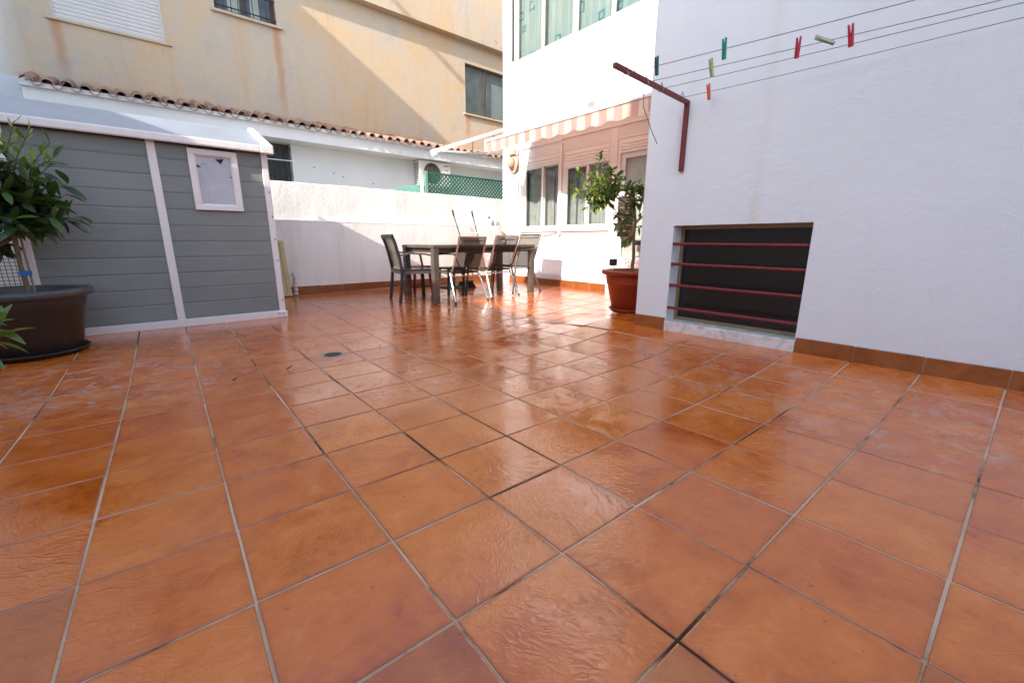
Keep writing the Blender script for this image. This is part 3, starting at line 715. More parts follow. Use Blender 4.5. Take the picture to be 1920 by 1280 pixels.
obj('lattice_panel', lattice((4.10, 7.2, 0), (6.4, 7.2, 0), 1.45, 2.0), GRN, lf, recalc=False)
obj('lattice_panel', lattice((4.06, 7.24, 0), (4.06, 8.75, 0), 1.35, 1.82), GRL, lf, recalc=False, label='pale side panel of the lattice')
obj('top_rail', MB().bar((4.10, 7.2, 2.0), (6.4, 7.2, 2.0), .02, .025), GRN, lf)
obj('post', MB().box(4.075, 4.125, 7.17, 7.215, 1.58, 2.02), GRL, lf, bevel=.004)
obj('post', MB().box(4.00, 4.045, 7.19, 7.235, 1.58, 1.87), M['white_paint'], lf, bevel=.004)

# ================================================================== BEIGE BUILDING
bb = thing('beige_building', 'tall weathered beige building with shuttered and barred windows behind the terrace', 'building', (3.0, 10.4, 0))
H1 = [(-0.545, 0.855, 4.165, 5.7), (1.665, 2.70, 4.945, 5.82), (7.235, 8.70, 4.175, 5.395)]
def beige_mat():
    t = NT('weathered_beige_render'); v = t.coord("World")
    sx = t.n("ShaderNodeSeparateXYZ"); t.l(v, sx.inputs[0])
    f = t.noise(v, 0.7, 9, 0.68, 0.8)
    col = t.ramp(f, [(0.30, S(202, 169, 131)), (0.42, S(199, 173, 141)), (0.54, S(193, 176, 153)), (0.68, S(180, 169, 157))])
    g1 = t.noise(t.mapping(v, scale=(1.9, 1.9, 0.16)), 2.0, 6, 0.65)
    col = t.mix(t.ramp(g1, [(0.52, 0.0), (0.75, 0.55)]), col, S(190, 150, 110))
    g2 = t.noise(v, 3.4, 9, 0.72, 0.8)
    col = t.mix(t.ramp(g2, [(0.57, 0.0), (0.72, 0.5)]), col, S(188, 181, 174))
    # rusty runs below the sill ends
    for (xc, zt, ln) in ((-0.52, 4.14, 0.85), (2.68, 4.92, 1.7), (7.3, 4.12, .6)):
        xo = t.math('ADD', sx.outputs[0], t.math('MULTIPLY', t.math('SUBTRACT', t.noise(v, 2.5, 4), 0.5), 0.16))
        b = t.ramp(t.math('ABSOLUTE', t.math('SUBTRACT', xo, xc)), [(0.02, 1.0), (0.10, 0.0)])
        z = t.math('DIVIDE', t.math('SUBTRACT', zt, sx.outputs[2]), ln)
        zz = t.ramp(z, [(0.0, 0.0), (0.02, 0.75), (0.7, 0.5), (1.0, 0.0)])
        col = t.mix(t.math('MULTIPLY', b, zz), col, S(180, 130, 92))
    # rusty band over the tiled eave
    bz = t.ramp(t.math('SUBTRACT', t.math('ADD', sx.outputs[2], t.math('MULTIPLY', t.noise(v, 3, 5), -0.25)), 3.0), [(0.0, 0.7), (0.22, 0.0)])
    col = t.mix(bz, col, S(188, 144, 114))
    # paint flaked off above the slab edge
    sp = t.ramp(t.noise(v, 9, 8, 0.75), [(0.60, 0.0), (0.63, 1.0)])
    zm = t.math('MULTIPLY', t.ramp(t.math('ABSOLUTE', t.math('SUBTRACT', sx.outputs[2], 6.03)), [(0.08, 1.0), (0.2, 0.0)]), t.ramp(t.math('MULTIPLY', sx.outputs[0], 0.1), [(0.66, 0.0), (0.72, 1.0)]))
    col = t.mix(t.math('MULTIPLY', sp, zm), col, S(150, 128, 118))
    # limewashed left end
    lw = t.ramp(t.math('ADD', sx.outputs[0], t.math('MULTIPLY', t.noise(v, 2, 4), 0.4)), [(0.0, 1.0), (0.05, 0.0)])
    lw2 = t.ramp(t.math('ADD', t.math('ADD', sx.outputs[0], 1.4), t.math('MULTIPLY', t.noise(v, 1.5, 4), 0.5)), [(0.35, 0.8), (0.75, 0.0)])
    col = t.mix(lw2, col, S(226, 222, 214))
    ck = t.ramp(t.math('ABSOLUTE', t.math('SUBTRACT', t.noise(v, 0.9, 8, 0.7, 1.0), 0.5)), [(0.0, 1.0), (0.004, 0.0)])
    col = t.mix(t.math('MULTIPLY', ck, 0.35), col, S(140, 118, 100))
    h = t.math('ADD', t.noise(v, 40, 3), t.math('MULTIPLY', t.noise(v, 5, 5, 0.6, 0.5), 2.0))
    t.set(col=col, rough=0.88, spec=0.2, nor=t.bump(h, 0.25, 0.015)); return t.m
BEI = beige_mat()
g = MB(); g.wall('y', 10.4, -5.0, 13.0, -0.4, 5.88, H1, 0.16)
g.quad((13, 10.4, -.4), (13, 18, -.4), (13, 18, 8.8), (13, 10.4, 8.8)); g.quad((-5, 10.4, -.4), (-5, 18, -.4), (-5, 18, 8.8), (-5, 10.4, 8.8))
obj('wall', g, BEI, bb)
g = MB(); g.wall('y', 10.205, -5.0, 13.0, 5.88, 8.8); g.quad((-5, 10.205, 5.88), (13, 10.205, 5.88), (13, 10.4, 5.88), (-5, 10.4, 5.88)); g.quad((-5, 10.205, 8.8), (13, 10.205, 8.8), (13, 18, 8.8), (-5, 18, 8.8)); g.quad((-5, 10.205, 5.88), (-5, 10.4, 5.88), (-5, 10.4, 8.8), (-5, 10.205, 8.8))
obj('upper_storey', g, BEI, bb)
obj('plinth', MB().box(-4.9, -0.982, 10.33, 10.398, 0.0, 3.20), M['house_wall'], bb)
SHUT = simple('shutter_slats', S(205, 198, 190), 0.5, var=.04)
sw = obj('window', MB().frame('y', 10.43, -0.545, 0.855, 4.165, 5.7, 0.03, 0.06), SHUT, bb, label='window closed by a pale roller shutter')
obj('sill', MB().box(-0.62, 0.93, 10.36, 10.55, 4.125, 4.164), BEI, sw, bevel=.006)
for k in range(25):
    z = 4.196 + k * 0.06; m = MB()
    pr = [(10.466, z), (10.455, z + .005), (10.450, z + .03), (10.455, z + .054), (10.470, z + .0595)]
    for (ya, za), (yb, zb) in zip(pr, pr[1:]): m.quad((-0.515, ya, za), (0.825, ya, za), (0.825, yb, zb), (-0.515, yb, zb))
    obj('slat', m, SHUT, sw)
gw2 = obj('window', MB().frame('y', 10.50, 1.663, 2.702, 4.944, 5.82, 0.07, 0.05).box(2.13, 2.20, 10.495, 10.55, 5.014, 5.75), M['brown_frame'], bb, label='brown window behind black bars')
obj('sill', MB().box(1.60, 2.78, 10.34, 10.60, 4.895, 4.942), BEI, gw2, bevel=.006)
obj('pane', MB().box(1.72, 2.64, 10.53, 10.534, 5.0, 5.76), simple('sky_pane', (.10, .11, .11), .12), gw2)
obj('drape', MB().box(1.90, 2.10, 10.522, 10.528, 5.0, 5.76).box(2.28, 2.44, 10.522, 10.528, 5.0, 5.76), simple('drape', (.42, .44, .40), .9), gw2)
g = MB()
for k in range(9): g.bar((1.70 + .12 * k, 10.43, 4.944), (1.70 + .12 * k, 10.43, 5.82), .013, .013)
for z in (5.04, 5.36, 5.66): g.bar((1.667, 10.415, z), (2.698, 10.415, z), .022, .016)
obj('grille', g, M['black_iron'], gw2)
bw = obj('window', MB().frame('y', 10.46, 7.233, 8.702, 4.173, 5.397, 0.045, 0.05).box(7.90, 7.97, 10.455, 10.51, 4.218, 5.352), M['brown_frame'], bb, label='brown sliding window in the sunlit wall')
obj('sill', MB().box(7.16, 8.76, 10.34, 10.56, 4.125, 4.171), BEI, bw, bevel=.006)
obj('pane', MB().box(7.275, 7.905, 10.488, 10.492, 4.21, 5.36), M['glass'], bw); obj('pane', MB().box(7.965, 8.66, 10.494, 10.498, 4.21, 5.36), M['glass'], bw)
obj('net_curtain', MB().box(7.25, 8.70, 10.62, 10.63, 4.15, 5.42), simple('net_curtain', (.34, .36, .31), .9, var=.25, vscale=4), bw)
for k in range(20): obj('blind_slat', MB().box(8.25, 8.66, 10.56, 10.575, 4.24 + k * .045, 4.272 + k * .045), M['alu_white'], bw)

# neighbouring buildings outside the frame, to the left and behind (they shade the terrace)
lbm = plaster('pale_render', S(226, 220, 210), S(234, 229, 220), 40, 0.2)
g = MB(); g.box(-12, -4.0, 0.13, 7.4, -0.5, 4.37); o = obj('side_building', g, lbm, None, label='two storey rendered building along the left of the terrace', cat='building')
g = MB(); g.box(-6.4, -4.0, -7.5, 0.128, -0.5, 10.0); obj('tall_side_building', g, lbm, None, label='tall rendered building left behind the camera', cat='building')
g = MB(); g.box(-12, -4.0, 7.402, 14.0, -0.5, 9.77); o = obj('corner_building', g, lbm, None, label='four storey rendered building on the far left corner', cat='building')
g = MB(); g.box(-3.998, 3.39, -4.6, -4.41, -0.5, 1.05); obj('parapet', g, lbm, None, label='low rendered parapet closing the terrace behind the camera', cat='wall')
g = MB(); g.tube([(-4.3, 7.0, 11.80), (-4.3, 13.8, 11.80)], 0.06, 8)  # unseen pipe added to cast the diagonal shadow band on the beige wall
for y in (10.6, 13.6): g.tube([(-4.3, y, 9.77), (-4.3, y, 11.80)], 0.05, 6)
obj('shadow_pipe', g, M['black_iron'], None, label='unseen pipe on posts over the far left building, added for its shadow', cat='railing')

# ================================================================== GARDEN SHED
SY = 5.12
sh = thing('garden_shed', 'grey plastic garden shed with white trim and a small window', 'shed', (0.2, 5.8, -0.01))
def plank_mat():
    t = NT('grey_plastic_plank'); v = t.coord("World"); oi = t.n("ShaderNodeObjectInfo")
    gv = t.mapping(v, scale=(1.2, 1, 22))
    gr = t.noise(gv, 6, 6, 0.65, 0.4); f = t.noise(v, 1.5, 4)
    col = t.ramp(t.math('MULTIPLY_ADD', gr, 0.5, t.math('MULTIPLY', f, 0.5)), [(0.3, (0.18, 0.188, 0.178)), (0.7, (0.255, 0.264, 0.25))])
    hsv = t.n("ShaderNodeHueSaturation"); t.l(col, hsv.inputs["Color"]); t.l(t.math('MULTIPLY_ADD', oi.outputs["Random"], 0.10, 0.95), hsv.inputs["Value"])
    t.set(col=hsv.outputs[0], rough=0.48, spec=0.45, nor=t.bump(gr, 0.4, 0.004)); return t.m
PLK = plank_mat()
def plank_mesh(L, H=0.1425, th=0.018):
    b = 0.010
    pr = [(th, 0.0), (0.0035, 0.0), (0.0, 0.014), (0.0, H - 0.0085), (0.0055, H), (th, H)]
    vs = [(x, y, z) for x in (0, L) for y, z in pr]; n = len(pr); m = MB()
    return m.add(vs, [(k, k + 1, n + k + 1, n + k) for k in range(n - 1)] + [tuple(range(n)), tuple(range(n, 2 * n))])
zs = [0.055 + 0.1453 * k for k in range(11)]
def shed_planks(x0, x1, hole=None):
    for z in zs:
        H = 0.1452 if z < 1.5 else 0.135
        segs = [(x0, x1)]
        if hole and z + H > hole[2] and z < hole[3]: segs = [(x0, hole[0]), (hole[1], x1)]
        for a, b in segs:
            m = plank_mesh(b - a, H); m.v = [(x + a, y + SY, zz + z) for x, y, zz in m.v]
            obj('plank', m, PLK, sh)
WH = (0.455, 0.808, 1.10, 1.60)
shed_planks(-0.674, 0.152); shed_planks(0.214, 1.036, WH)
obj('backing', MB().wall('y', SY + 0.018, -0.69, 1.05, 0.0, 1.66, [WH], 0.02).box(-0.69, 1.05, SY + 1.43, SY + 1.45, 0.0, 1.66).box(-0.69, -0.67, SY + .02, SY + 1.43, 0, 1.66).box(1.03, 1.05, SY + .02, SY + 1.43, 0, 1.66)
    .add([(-.68, SY + .02, 1.66), (-.68, SY + 1.43, 1.66), (-.68, SY + .72, 1.96), (1.04, SY + .02, 1.66), (1.04, SY + 1.43, 1.66), (1.04, SY + .72, 1.96)], [(0, 1, 2), (3, 4, 5)]), simple('shed_inner', (.07, .075, .08), .6), sh)
def post(x0, x1): return MB().box(x0, x1, SY - 0.022, SY + 0.03, 0.02, 1.66)
obj('post', post(-0.735, -0.674), M['cream_paint'], sh, bevel=.005); obj('post', post(0.152, 0.214), M['cream_paint'], sh, bevel=.005)
obj('post', MB().box(1.036, 1.092, SY - .024, SY + .05, 0.02, 1.66), M['cream_paint'], sh, bevel=.005)
obj('base_rail', MB().box(-0.735, 1.095, SY - .03, SY + .03, -0.022, 0.052), M['cream_paint'], sh, bevel=.006)
obj('corner_bracket', MB().box(1.005, 1.105, SY - .044, SY + .04, -0.02, 0.045), M['cream_paint'], sh, bevel=.006)
for x in (1.025, 1.06): obj('screw', MB().box(x - .006, x + .006, SY - .048, SY - .043, 0.016, 0.028), M['screw'], sh)
for z in (0.16, 0.58, 0.80, 1.03, 1.27): obj('screw', MB().box(1.068, 1.079, SY - .028, SY - .0235, z, z + .011), M['screw'], sh)
def roof_plastic():
    t = NT('blue_grey_roof_plastic'); v = t.coord("World")
    t.set(col=t.ramp(t.noise(v, 2, 4), [(0.3, (0.27, 0.30, 0.335)), (0.7, (0.33, 0.36, 0.395))]), rough=0.36, spec=0.5, nor=t.bump(t.noise(v, 120, 2), 0.03, 0.002)); return t.m
EY, EZ, RY, RZ = SY - 0.07, 1.70, SY + 0.70, 1.985
g = MB()
for s_ in (0, 1):
    ya, za = (EY, EZ) if s_ == 0 else (2 * RY - EY, EZ)
    g.add([(-0.80, ya, za), (1.10, ya, za), (1.10, RY, RZ), (-0.80, RY, RZ), (-0.80, ya, za - .03), (1.10, ya, za - .03), (1.10, RY, RZ - .03), (-0.80, RY, RZ - .03)], [(0, 1, 2, 3), (4, 7, 6, 5), (0, 4, 5, 1), (1, 5, 6, 2), (3, 2, 6, 7), (0, 3, 7, 4)])
obj('roof', g, roof_plastic(), sh)
g = MB(); g.box(-0.82, 1.03, SY - .095, SY - .068, 1.638, 1.706)
obj('fascia', g, M['cream_paint'], sh, bevel=.012)
obj('end_cap', MB().box(1.028, 1.145, SY - .10, SY - .055, 1.634, 1.712), M['cream_paint'], sh, bevel=.01)
for s_ in (0, 1):
    ya = SY - .08 if s_ == 0 else 2 * RY - SY + .08
    obj('verge_trim', MB().bar((1.118, ya, 1.686), (1.118, RY, RZ + .004), .056, .06), M['cream_paint'], sh, bevel=.008)
wf = obj('window', MB().frame('y', SY - .032, 0.437, 0.826, 1.075, 1.62, 0.048, .05).frame('y', SY - .022, 0.470, 0.793, 1.108, 1.587, 0.026, .03), M['cream_paint'], sh, bevel=.004)
def film():
    t = NT('milky_film'); v = t.coord("World")
    t.set(col=t.ramp(t.noise(v, 5, 5, .6, 1), [(.3, (.40, .39, .44)), (.7, (.50, .48, .53))]), rough=.28, spec=.5, nor=t.bump(t.noise(v, 12, 3, .5, .8), .12, .01)); return t.m
obj('pane', MB().box(0.49, 0.775, SY - .006, SY - .002, 1.13, 1.57), film(), wf)
obj('torn_corner', MB().add([(0.648, SY - .0075, 1.542), (0.718, SY - .0075, 1.552), (0.690, SY - .0075, 1.503)], [(0, 1, 2)]).add([(0.491, SY - .0075, 1.492), (0.491, SY - .0075, 1.455), (0.53, SY - .0075, 1.463)], [(0, 1, 2)])
    .box(.536, .540, SY - .0075, SY - .0065, 1.483, 1.50).box(.555, .559, SY - .0075, SY - .0065, 1.485, 1.503), M['dark'], wf)
obj('window_catch', MB().box(.752, .776, SY - .012, SY - .006, 1.385, 1.395), M['screw'], wf)

# wire mesh beside the shed
wm = MB()
for k in range(12): wm.bar((-1.05 + .028 * k, 5.03, -.02), (-1.05 + .028 * k, 5.03, .72), .0035, .0035)
for k in range(26): wm.bar((-1.05, 5.027, .01 + .028 * k), (-.742, 5.027, .01 + .028 * k), .0035, .0035)
obj('wire_mesh', wm, M['black_iron'], None, label='dark wire mesh panel standing behind the big pot', cat='mesh panel')

# yellow panel leaning on the wall and the clear bottles beside it
yp = thing('cream_panel', 'cream yellow framed panel leaning against the white wall beside the shed', 'panel', (1.34, 6.62, 0.02))
CRM = simple('cream_yellow', (.56, .46, .21), .5, var=.08)
ylean = lambda z: 6.58 + (z - 0.03) * 0.25
def slab(x0, x1, z0, z1, f, b):
    return [(x0, ylean(z0) + f, z0), (x1, ylean(z0) + f, z0), (x1, ylean(z1) + f, z1), (x0, ylean(z1) + f, z1), (x0, ylean(z0) + b, z0), (x1, ylean(z0) + b, z0), (x1, ylean(z1) + b, z1), (x0, ylean(z1) + b, z1)]
BF = [(0, 1, 2, 3), (4, 7, 6, 5), (0, 4, 5, 1), (1, 5, 6, 2), (2, 6, 7, 3), (3, 7, 4, 0)]
obj('board', MB().add(slab(1.17, 1.52, .03, .79, 0, .03), BF), CRM, yp, bevel=.006)
fr = MB()
for a in ((1.17, 1.52, .03, .075), (1.17, 1.52, .745, .79), (1.17, 1.21, .075, .745), (1.465, 1.52, .075, .745)): fr.add(slab(*a, -.014, -.0005), BF)
obj('rim', fr, simple('cream_rim', (.50, .38, .17), .5), yp, bevel=.003)
for z in (.22, .52): obj('label_plate', MB().add(slab(1.385, 1.425, z, z + .12, -.004, -.0005), BF), simple('grey_label', (.28, .25, .17)), yp)
PLB = simple('clear_plastic', (.45, .46, .44), .25, var=.15, vscale=40)
bt = thing('bottle_stack', 'stack of clear plastic cups between the cream panel and skirting', 'plastic cups', (1.585, 6.66, .02))
for k in range(6):
    r = .035 - .003 * k
    obj('cup', MB().lathe([(r * .8, .02 + k * .055), (r, .028 + k * .055), (r, .055 + k * .055), (r * .75, .066 + k * .055), (r * .7, .074 + k * .055)], (1.585 + .006 * math.sin(k * 2.2), 6.66, 0), 14), PLB, bt)

# ================================================================== DINING SET
TBM = simple('taupe_table', (.105, .084, .065), .28, var=.12, vscale=8, bscale=60, bstr=.05)
TBD = simple('dark_taupe', (.075, .056, .045), .42, var=.12)
ZT = -.015
tb = thing('dining_table', 'long brown rectangular dining table with square legs', 'table', (3.73, 5.3, ZT))
obj('tabletop', MB().box(2.83, 4.64, 4.86, 5.74, .700, .737), TBM, tb, bevel=.006)
for k in range(11): 
    x = 2.845 + k * .1635
    obj('board', MB().box(x, x + .155, 4.885, 5.715, .737, .7405), TBM, tb)
obj('apron', MB().box(2.90, 4.57, 4.90, 4.92, .64, .70).box(2.90, 4.57, 5.68, 5.70, .64, .70).box(2.88, 2.90, 4.92, 5.68, .64, .70).box(4.57, 4.59, 4.92, 5.68, .64, .70), TBD, tb)
for x in (2.835, 4.555):
    for y in (4.865, 5.655): obj('leg', MB().box(x, x + .08, y, y + .08, ZT - .01, .6995), TBM, tb, bevel=.006)

def mesh_cloth(name, col, alpha):
    t = NT(name); v = t.coord("Object")
    d = t.n("ShaderNodeBsdfDiffuse"); f = t.noise(t.mapping(v, scale=(1, 1, 1)), 250, 1)
    t.l(t.ramp(f, [(.3, tuple(c * .8 for c in col)), (.7, tuple(c * 1.2 for c in col))]), d.inputs[0])
    tl = t.n("ShaderNodeBsdfTranslucent"); tl.inputs[0].default_value = C4(col)
    m0 = t.n("ShaderNodeMixShader"); m0.inputs[0].default_value = .3; t.l(d.outputs[0], m0.inputs[1]); t.l(tl.outputs[0], m0.inputs[2])
    tr = t.n("ShaderNodeBsdfTransparent"); m1 = t.n("ShaderNodeMixShader"); m1.inputs[0].default_value = alpha
    t.l(tr.outputs[0], m1.inputs[1]); t.l(m0.outputs[0], m1.inputs[2]); t.l(m1.outputs[0], t.o.inputs[0]); return t.m
SLB = mesh_cloth('brown_sling_mesh', (.055, .041, .031), .82)
SLT = mesh_cloth('tan_sling_mesh', (.17, .14, .105), .86)
CHR = simple('polished_aluminium', (.62, .62, .62), .22, metal=.9, var=.05)
BRF = simple('dark_brown_metal', (.02, .012, .009), .4, var=.2)
GRF = simple('grey_brown_metal', (.12, .10, .085), .35, metal=.3, var=.1)

def sling_chair(name, label, frame, sling, group, arm=None):
    """local: faces +Y, seat centre x=0, rear of the seat at y=0"""
    t = thing(name, label, 'chair', (0, 0, 0), group)
    hw = .232
    def curve(x): return [(x, .44, .425), (x, .30, .415), (x, .10, .395), (x, .03, .40), (x, -.01, .43), (x, -.05, .52), (x, -.13, .72), (x, -.185, .885)]
    for s_ in (-1, 1):
        x = s_ * hw
        obj('side_rail', MB().tube([(x, p[1], p[2]) for p in curve(x)], .0125, 10), frame, t)
        xo = s_ * (hw + .045)
        obj('armrest', MB().tube([(x, -.105, .66), (xo, -.06, .665), (xo, .08, .665), (xo, .25, .655), (xo, .31, .62), (xo, .345, .52), (xo, .37, .40), (xo, .40, .2), (xo, .425, 0.0)], .0145, 10), arm or frame, t)
        obj('leg', MB().tube([(x + s_ * .012, .02, .40), (x + s_ * .03, -.035, .28), (x + s_ * .055, -.15, 0.0)], .0135, 10), frame, t)
        obj('foot_cap', MB().tube([(x + s_ * .0525, -.139, .03), (x + s_ * .055, -.151, -.002)], .0165, 10), BRF, t)
        obj('foot_cap', MB().tube([(xo, .4215, .03), (xo, .4255, -.002)], .0165, 10), BRF, t)
    obj('top_rail', MB().tube([(-hw, -.185, .885), (hw, -.185, .885)], .0125, 10), frame, t)
    obj('stretcher', MB().tube([(-hw - .03, .0, .36), (hw + .03, .0, .36)], .008, 8), frame, t)
    obj('stretcher', MB().tube([(-hw, .0 - .165, .835), (hw, -.165, .835)], .006, 8), frame, t)
    obj('stretcher', MB().tube([(-hw, .40, .41), (hw, .40, .41)], .009, 8), frame, t)
    g = MB(); cv = curve(0)[::-1]; fine = []
    for a, b in zip(cv, cv[1:]):
        for q in range(3): u = q / 3; fine.append((a[1] + (b[1] - a[1]) * u, a[2] + (b[2] - a[2]) * u))
    fine.append((cv[-1][1], cv[-1][2])); n = 8
    for (ya, za), (yb, zb) in zip(fine, fine[1:]):
        for k in range(n):
            u0, u1 = -1 + 2 * k / n, -1 + 2 * (k + 1) / n; sg = lambda u: -.014 * (1 - u * u)
            g.add([(u0 * hw, ya, za + sg(u0)), (u1 * hw, ya, za + sg(u1)), (u1 * hw, yb, zb + sg(u1)), (u0 * hw, yb, zb + sg(u0))], [(0, 1, 2, 3)], 0, True)
    obj('sling', g, sling, t, recalc=False)
    return t
c2 = sling_chair('sling_chair', 'left sling chair with silver frame, its back to the terrace', CHR, SLB, 'dining chairs around the table', BRF)  # dark arms and front legs: backlit shade put into the metal colour
c2.location = (3.36, 4.92, fz(3.36, 4.85)); c2.rotation_euler = (0, 0, math.radians(4))
c3 = copy_tree(c2); c3.location = (3.965, 4.93, fz(3.95, 4.85)); c3.rotation_euler = (0, 0, math.radians(6))
c3["label"] = 'right sling chair with silver frame, yellow-green plant seen above its back'
c4 = sling_chair('sling_chair', 'beige sling chair at the right end of the table, near the sunlit wall', GRF, SLT, 'dining chairs around the table')
c4.location = (4.60, 5.13, fz(4.6, 5.1)); c4.rotation_euler = (0, 0, math.radians(90))

# dark armchair at the left end (local: faces +Y)
ac1 = thing('armchair', 'dark brown armchair with tan back panel at the left end of the table', 'chair', (0, 0, 0), 'dining chairs around the table')
for s_ in (-1, 1):
    x = s_ * .255
    bp = [(x, -.03, 0), (x, .0, .22), (x, .02, .42), (x, -.01, .60), (x, -.055, .78), (x, -.095, .885)]
    g = MB()
    for a, b in zip(bp, bp[1:]): g.bar(a, b, .05, .034, upv=(0, 1, 0))
    obj('leg', g, BRF, ac1, bevel=.004)
    obj('leg', MB().bar((x, .46, 0), (x, .45, .43), .042, .042, upv=(0, 1, 0)), BRF, ac1, bevel=.004)
    obj('armrest', MB().bar((x, -.03, .625), (x, .12, .655), .042, .022).bar((x, .12, .655), (x, .33, .645), .042, .022).bar((x, .33, .645), (x, .44, .62), .042, .022).bar((x, .43, .622), (x, .46, .43), .03, .022, upv=(0, 1, 0)), GRF, ac1)
obj('top_rail', MB().bar((-.28, -.09, .868), (.28, -.09, .868), .03, .055), BRF, ac1, bevel=.004)
obj('seat', MB().box(-.235, .235, .0, .48, .418, .442), BRF, ac1, bevel=.005)
obj('seat_frame', MB().box(-.255, .255, .44, .475, .385, .43).box(-.255, .255, 0.0, .03, .385, .42).box(-.26, -.23, .03, .44, .385, .42).box(.23, .26, .03, .44, .385, .42), GRF, ac1)
g = MB(); prs = [(.02, .47), (.005, .55), (-.02, .66), (-.055, .78), (-.085, .85)]
for (ya, za), (yb, zb) in zip(prs, prs[1:]): g.add([(-.23, ya, za), (.23, ya, za), (.23, yb, zb), (-.23, yb, zb)], [(0, 1, 2, 3)], 0, True)
obj('back_panel', g, SLT, ac1, recalc=False)
ac1.location = (2.57, 5.43, fz(2.6, 5.4)); ac1.rotation_euler = (0, 0, math.radians(-90 - 11))

# stools, broom, things on the ledge
def stool(loc, col, label, s=.30):
    t = thing('stool', label, 'stool', loc, 'plastic stools under the table'); x, y, z = loc; m = simple('plastic_' + label.split()[1], col, .45)
    obj('seat', MB().box(x - s / 2, x + s / 2, y - s / 2, y + s / 2, z + .40, z + .43), m, t, bevel=.008)
    for a in (-1, 1):
        for b in (-1, 1): obj('leg', MB().bar((x + a * s * .52, y + b * s * .52, z), (x + a * s * .40, y + b * s * .40, z + .40), .036, .036), m, t)
    obj('crossbar', MB().bar((x - s * .47, y - s * .47, z + .12), (x + s * .47, y - s * .47, z + .12), .02, .025).bar((x - s * .47, y + s * .47, z + .12), (x + s * .47, y + s * .47, z + .12), .02, .025).bar((x - s * .47, y - s * .47, z + .12), (x - s * .47, y + s * .47, z + .12), .02, .025).bar((x + s * .47, y - s * .47, z + .12), (x + s * .47, y + s * .47, z + .12), .02, .025), m, t)
stool((3.19, 5.96, fz(3.2, 6.0)), (.16, .012, .012), 'low red plastic stool under the left part of the table')
stool((3.50, 5.50, fz(3.5, 5.5)), (.008, .085, .075), 'low green plastic stool under the table behind the near leg')
bm_ = thing('broom', 'black broom head resting on the floor under the table', 'broom', (4.12, 6.05, fz(4.1, 6)))
zb = fz(4.1, 6.0)
obj('bristles', MB().add([(3.95, 5.98, zb), (4.31, 5.98, zb), (4.31, 6.08, zb), (3.95, 6.08, zb), (4.0, 6.0, zb + .10), (4.25, 6.0, zb + .10), (4.25, 6.05, zb + .10), (4.0, 6.05, zb + .10)], [(0, 1, 5, 4), (1, 2, 6, 5), (2, 3, 7, 6), (3, 0, 4, 7), (4, 5, 6, 7)]), simple('black_bristle', (.008, .008, .009), .9, bscale=200, bstr=.8), bm_)
obj('head', MB().box(3.99, 4.26, 5.995, 6.055, zb + .10, zb + .13), M['black_iron'], bm_, bevel=.006)
obj('handle', MB().tube([(4.12, 6.03, zb + .12), (4.26, 6.62, zb + .60)], .011, 8), M['black_iron'], bm_)
lg = thing('folded_deckchair', 'folded metal deckchair leaning on the wall behind the table', 'deckchair', (4.6, 6.7, .02))
for (x0, x1) in ((4.30, 4.66), (4.72, 4.98)):
    obj('rail', MB().tube([(x0, 6.655, 1.31), (x0 + .03, 6.65, 1.2), (x1, 6.50, .03)], .012, 8), GRF, lg)
    obj('grip', MB().tube([(x0 - .002, 6.656, 1.33), (x0 + .02, 6.652, 1.23)], .016, 8), BRF, lg)
obj('crossbar', MB().tube([(4.42, 6.605, .92), (4.80, 6.605, .94)], .010, 8).tube([(4.6, 6.53, .25), (4.93, 6.53, .25)], .010, 8), M['alu_white'], lg)
obj('canvas', MB().add([(4.45, 6.60, .86), (4.82, 6.60, .88), (4.92, 6.535, .3), (4.58, 6.535, .28)], [(0, 1, 2, 3)]), SLT, lg, recalc=False)
bo = thing('bottle', 'white plastic bottle with a dark blue cap on the wall ledge', 'bottle', (5.27, 6.845, 1.085))
obj('body', MB().lathe([(0, .0), (.045, .0), (.048, .01), (.048, .10), (.035, .125), (.02, .135), (.02, .14)], (5.27, 6.845, 1.085), 20), M['white_paint'], bo)
obj('cap', MB().lathe([(.024, .132), (.024, .168), (0, .17)], (5.27, 6.845, 1.085), 16), simple('navy_cap', (.012, .02, .07), .4), bo)
spb = thing('glass_jar', 'pale green glass jar on the wall ledge near the building corner', 'jar', (5.42, 6.842, 1.085))
obj('jar_body', MB().lathe([(0, 0), (.032, 0), (.035, .02), (.035, .075), (.02, .10), (.02, .125), (.0, .126)], (5.42, 6.842, 1.085), 16), simple('pale_green_glass', (.35, .58, .50), .12), spb)

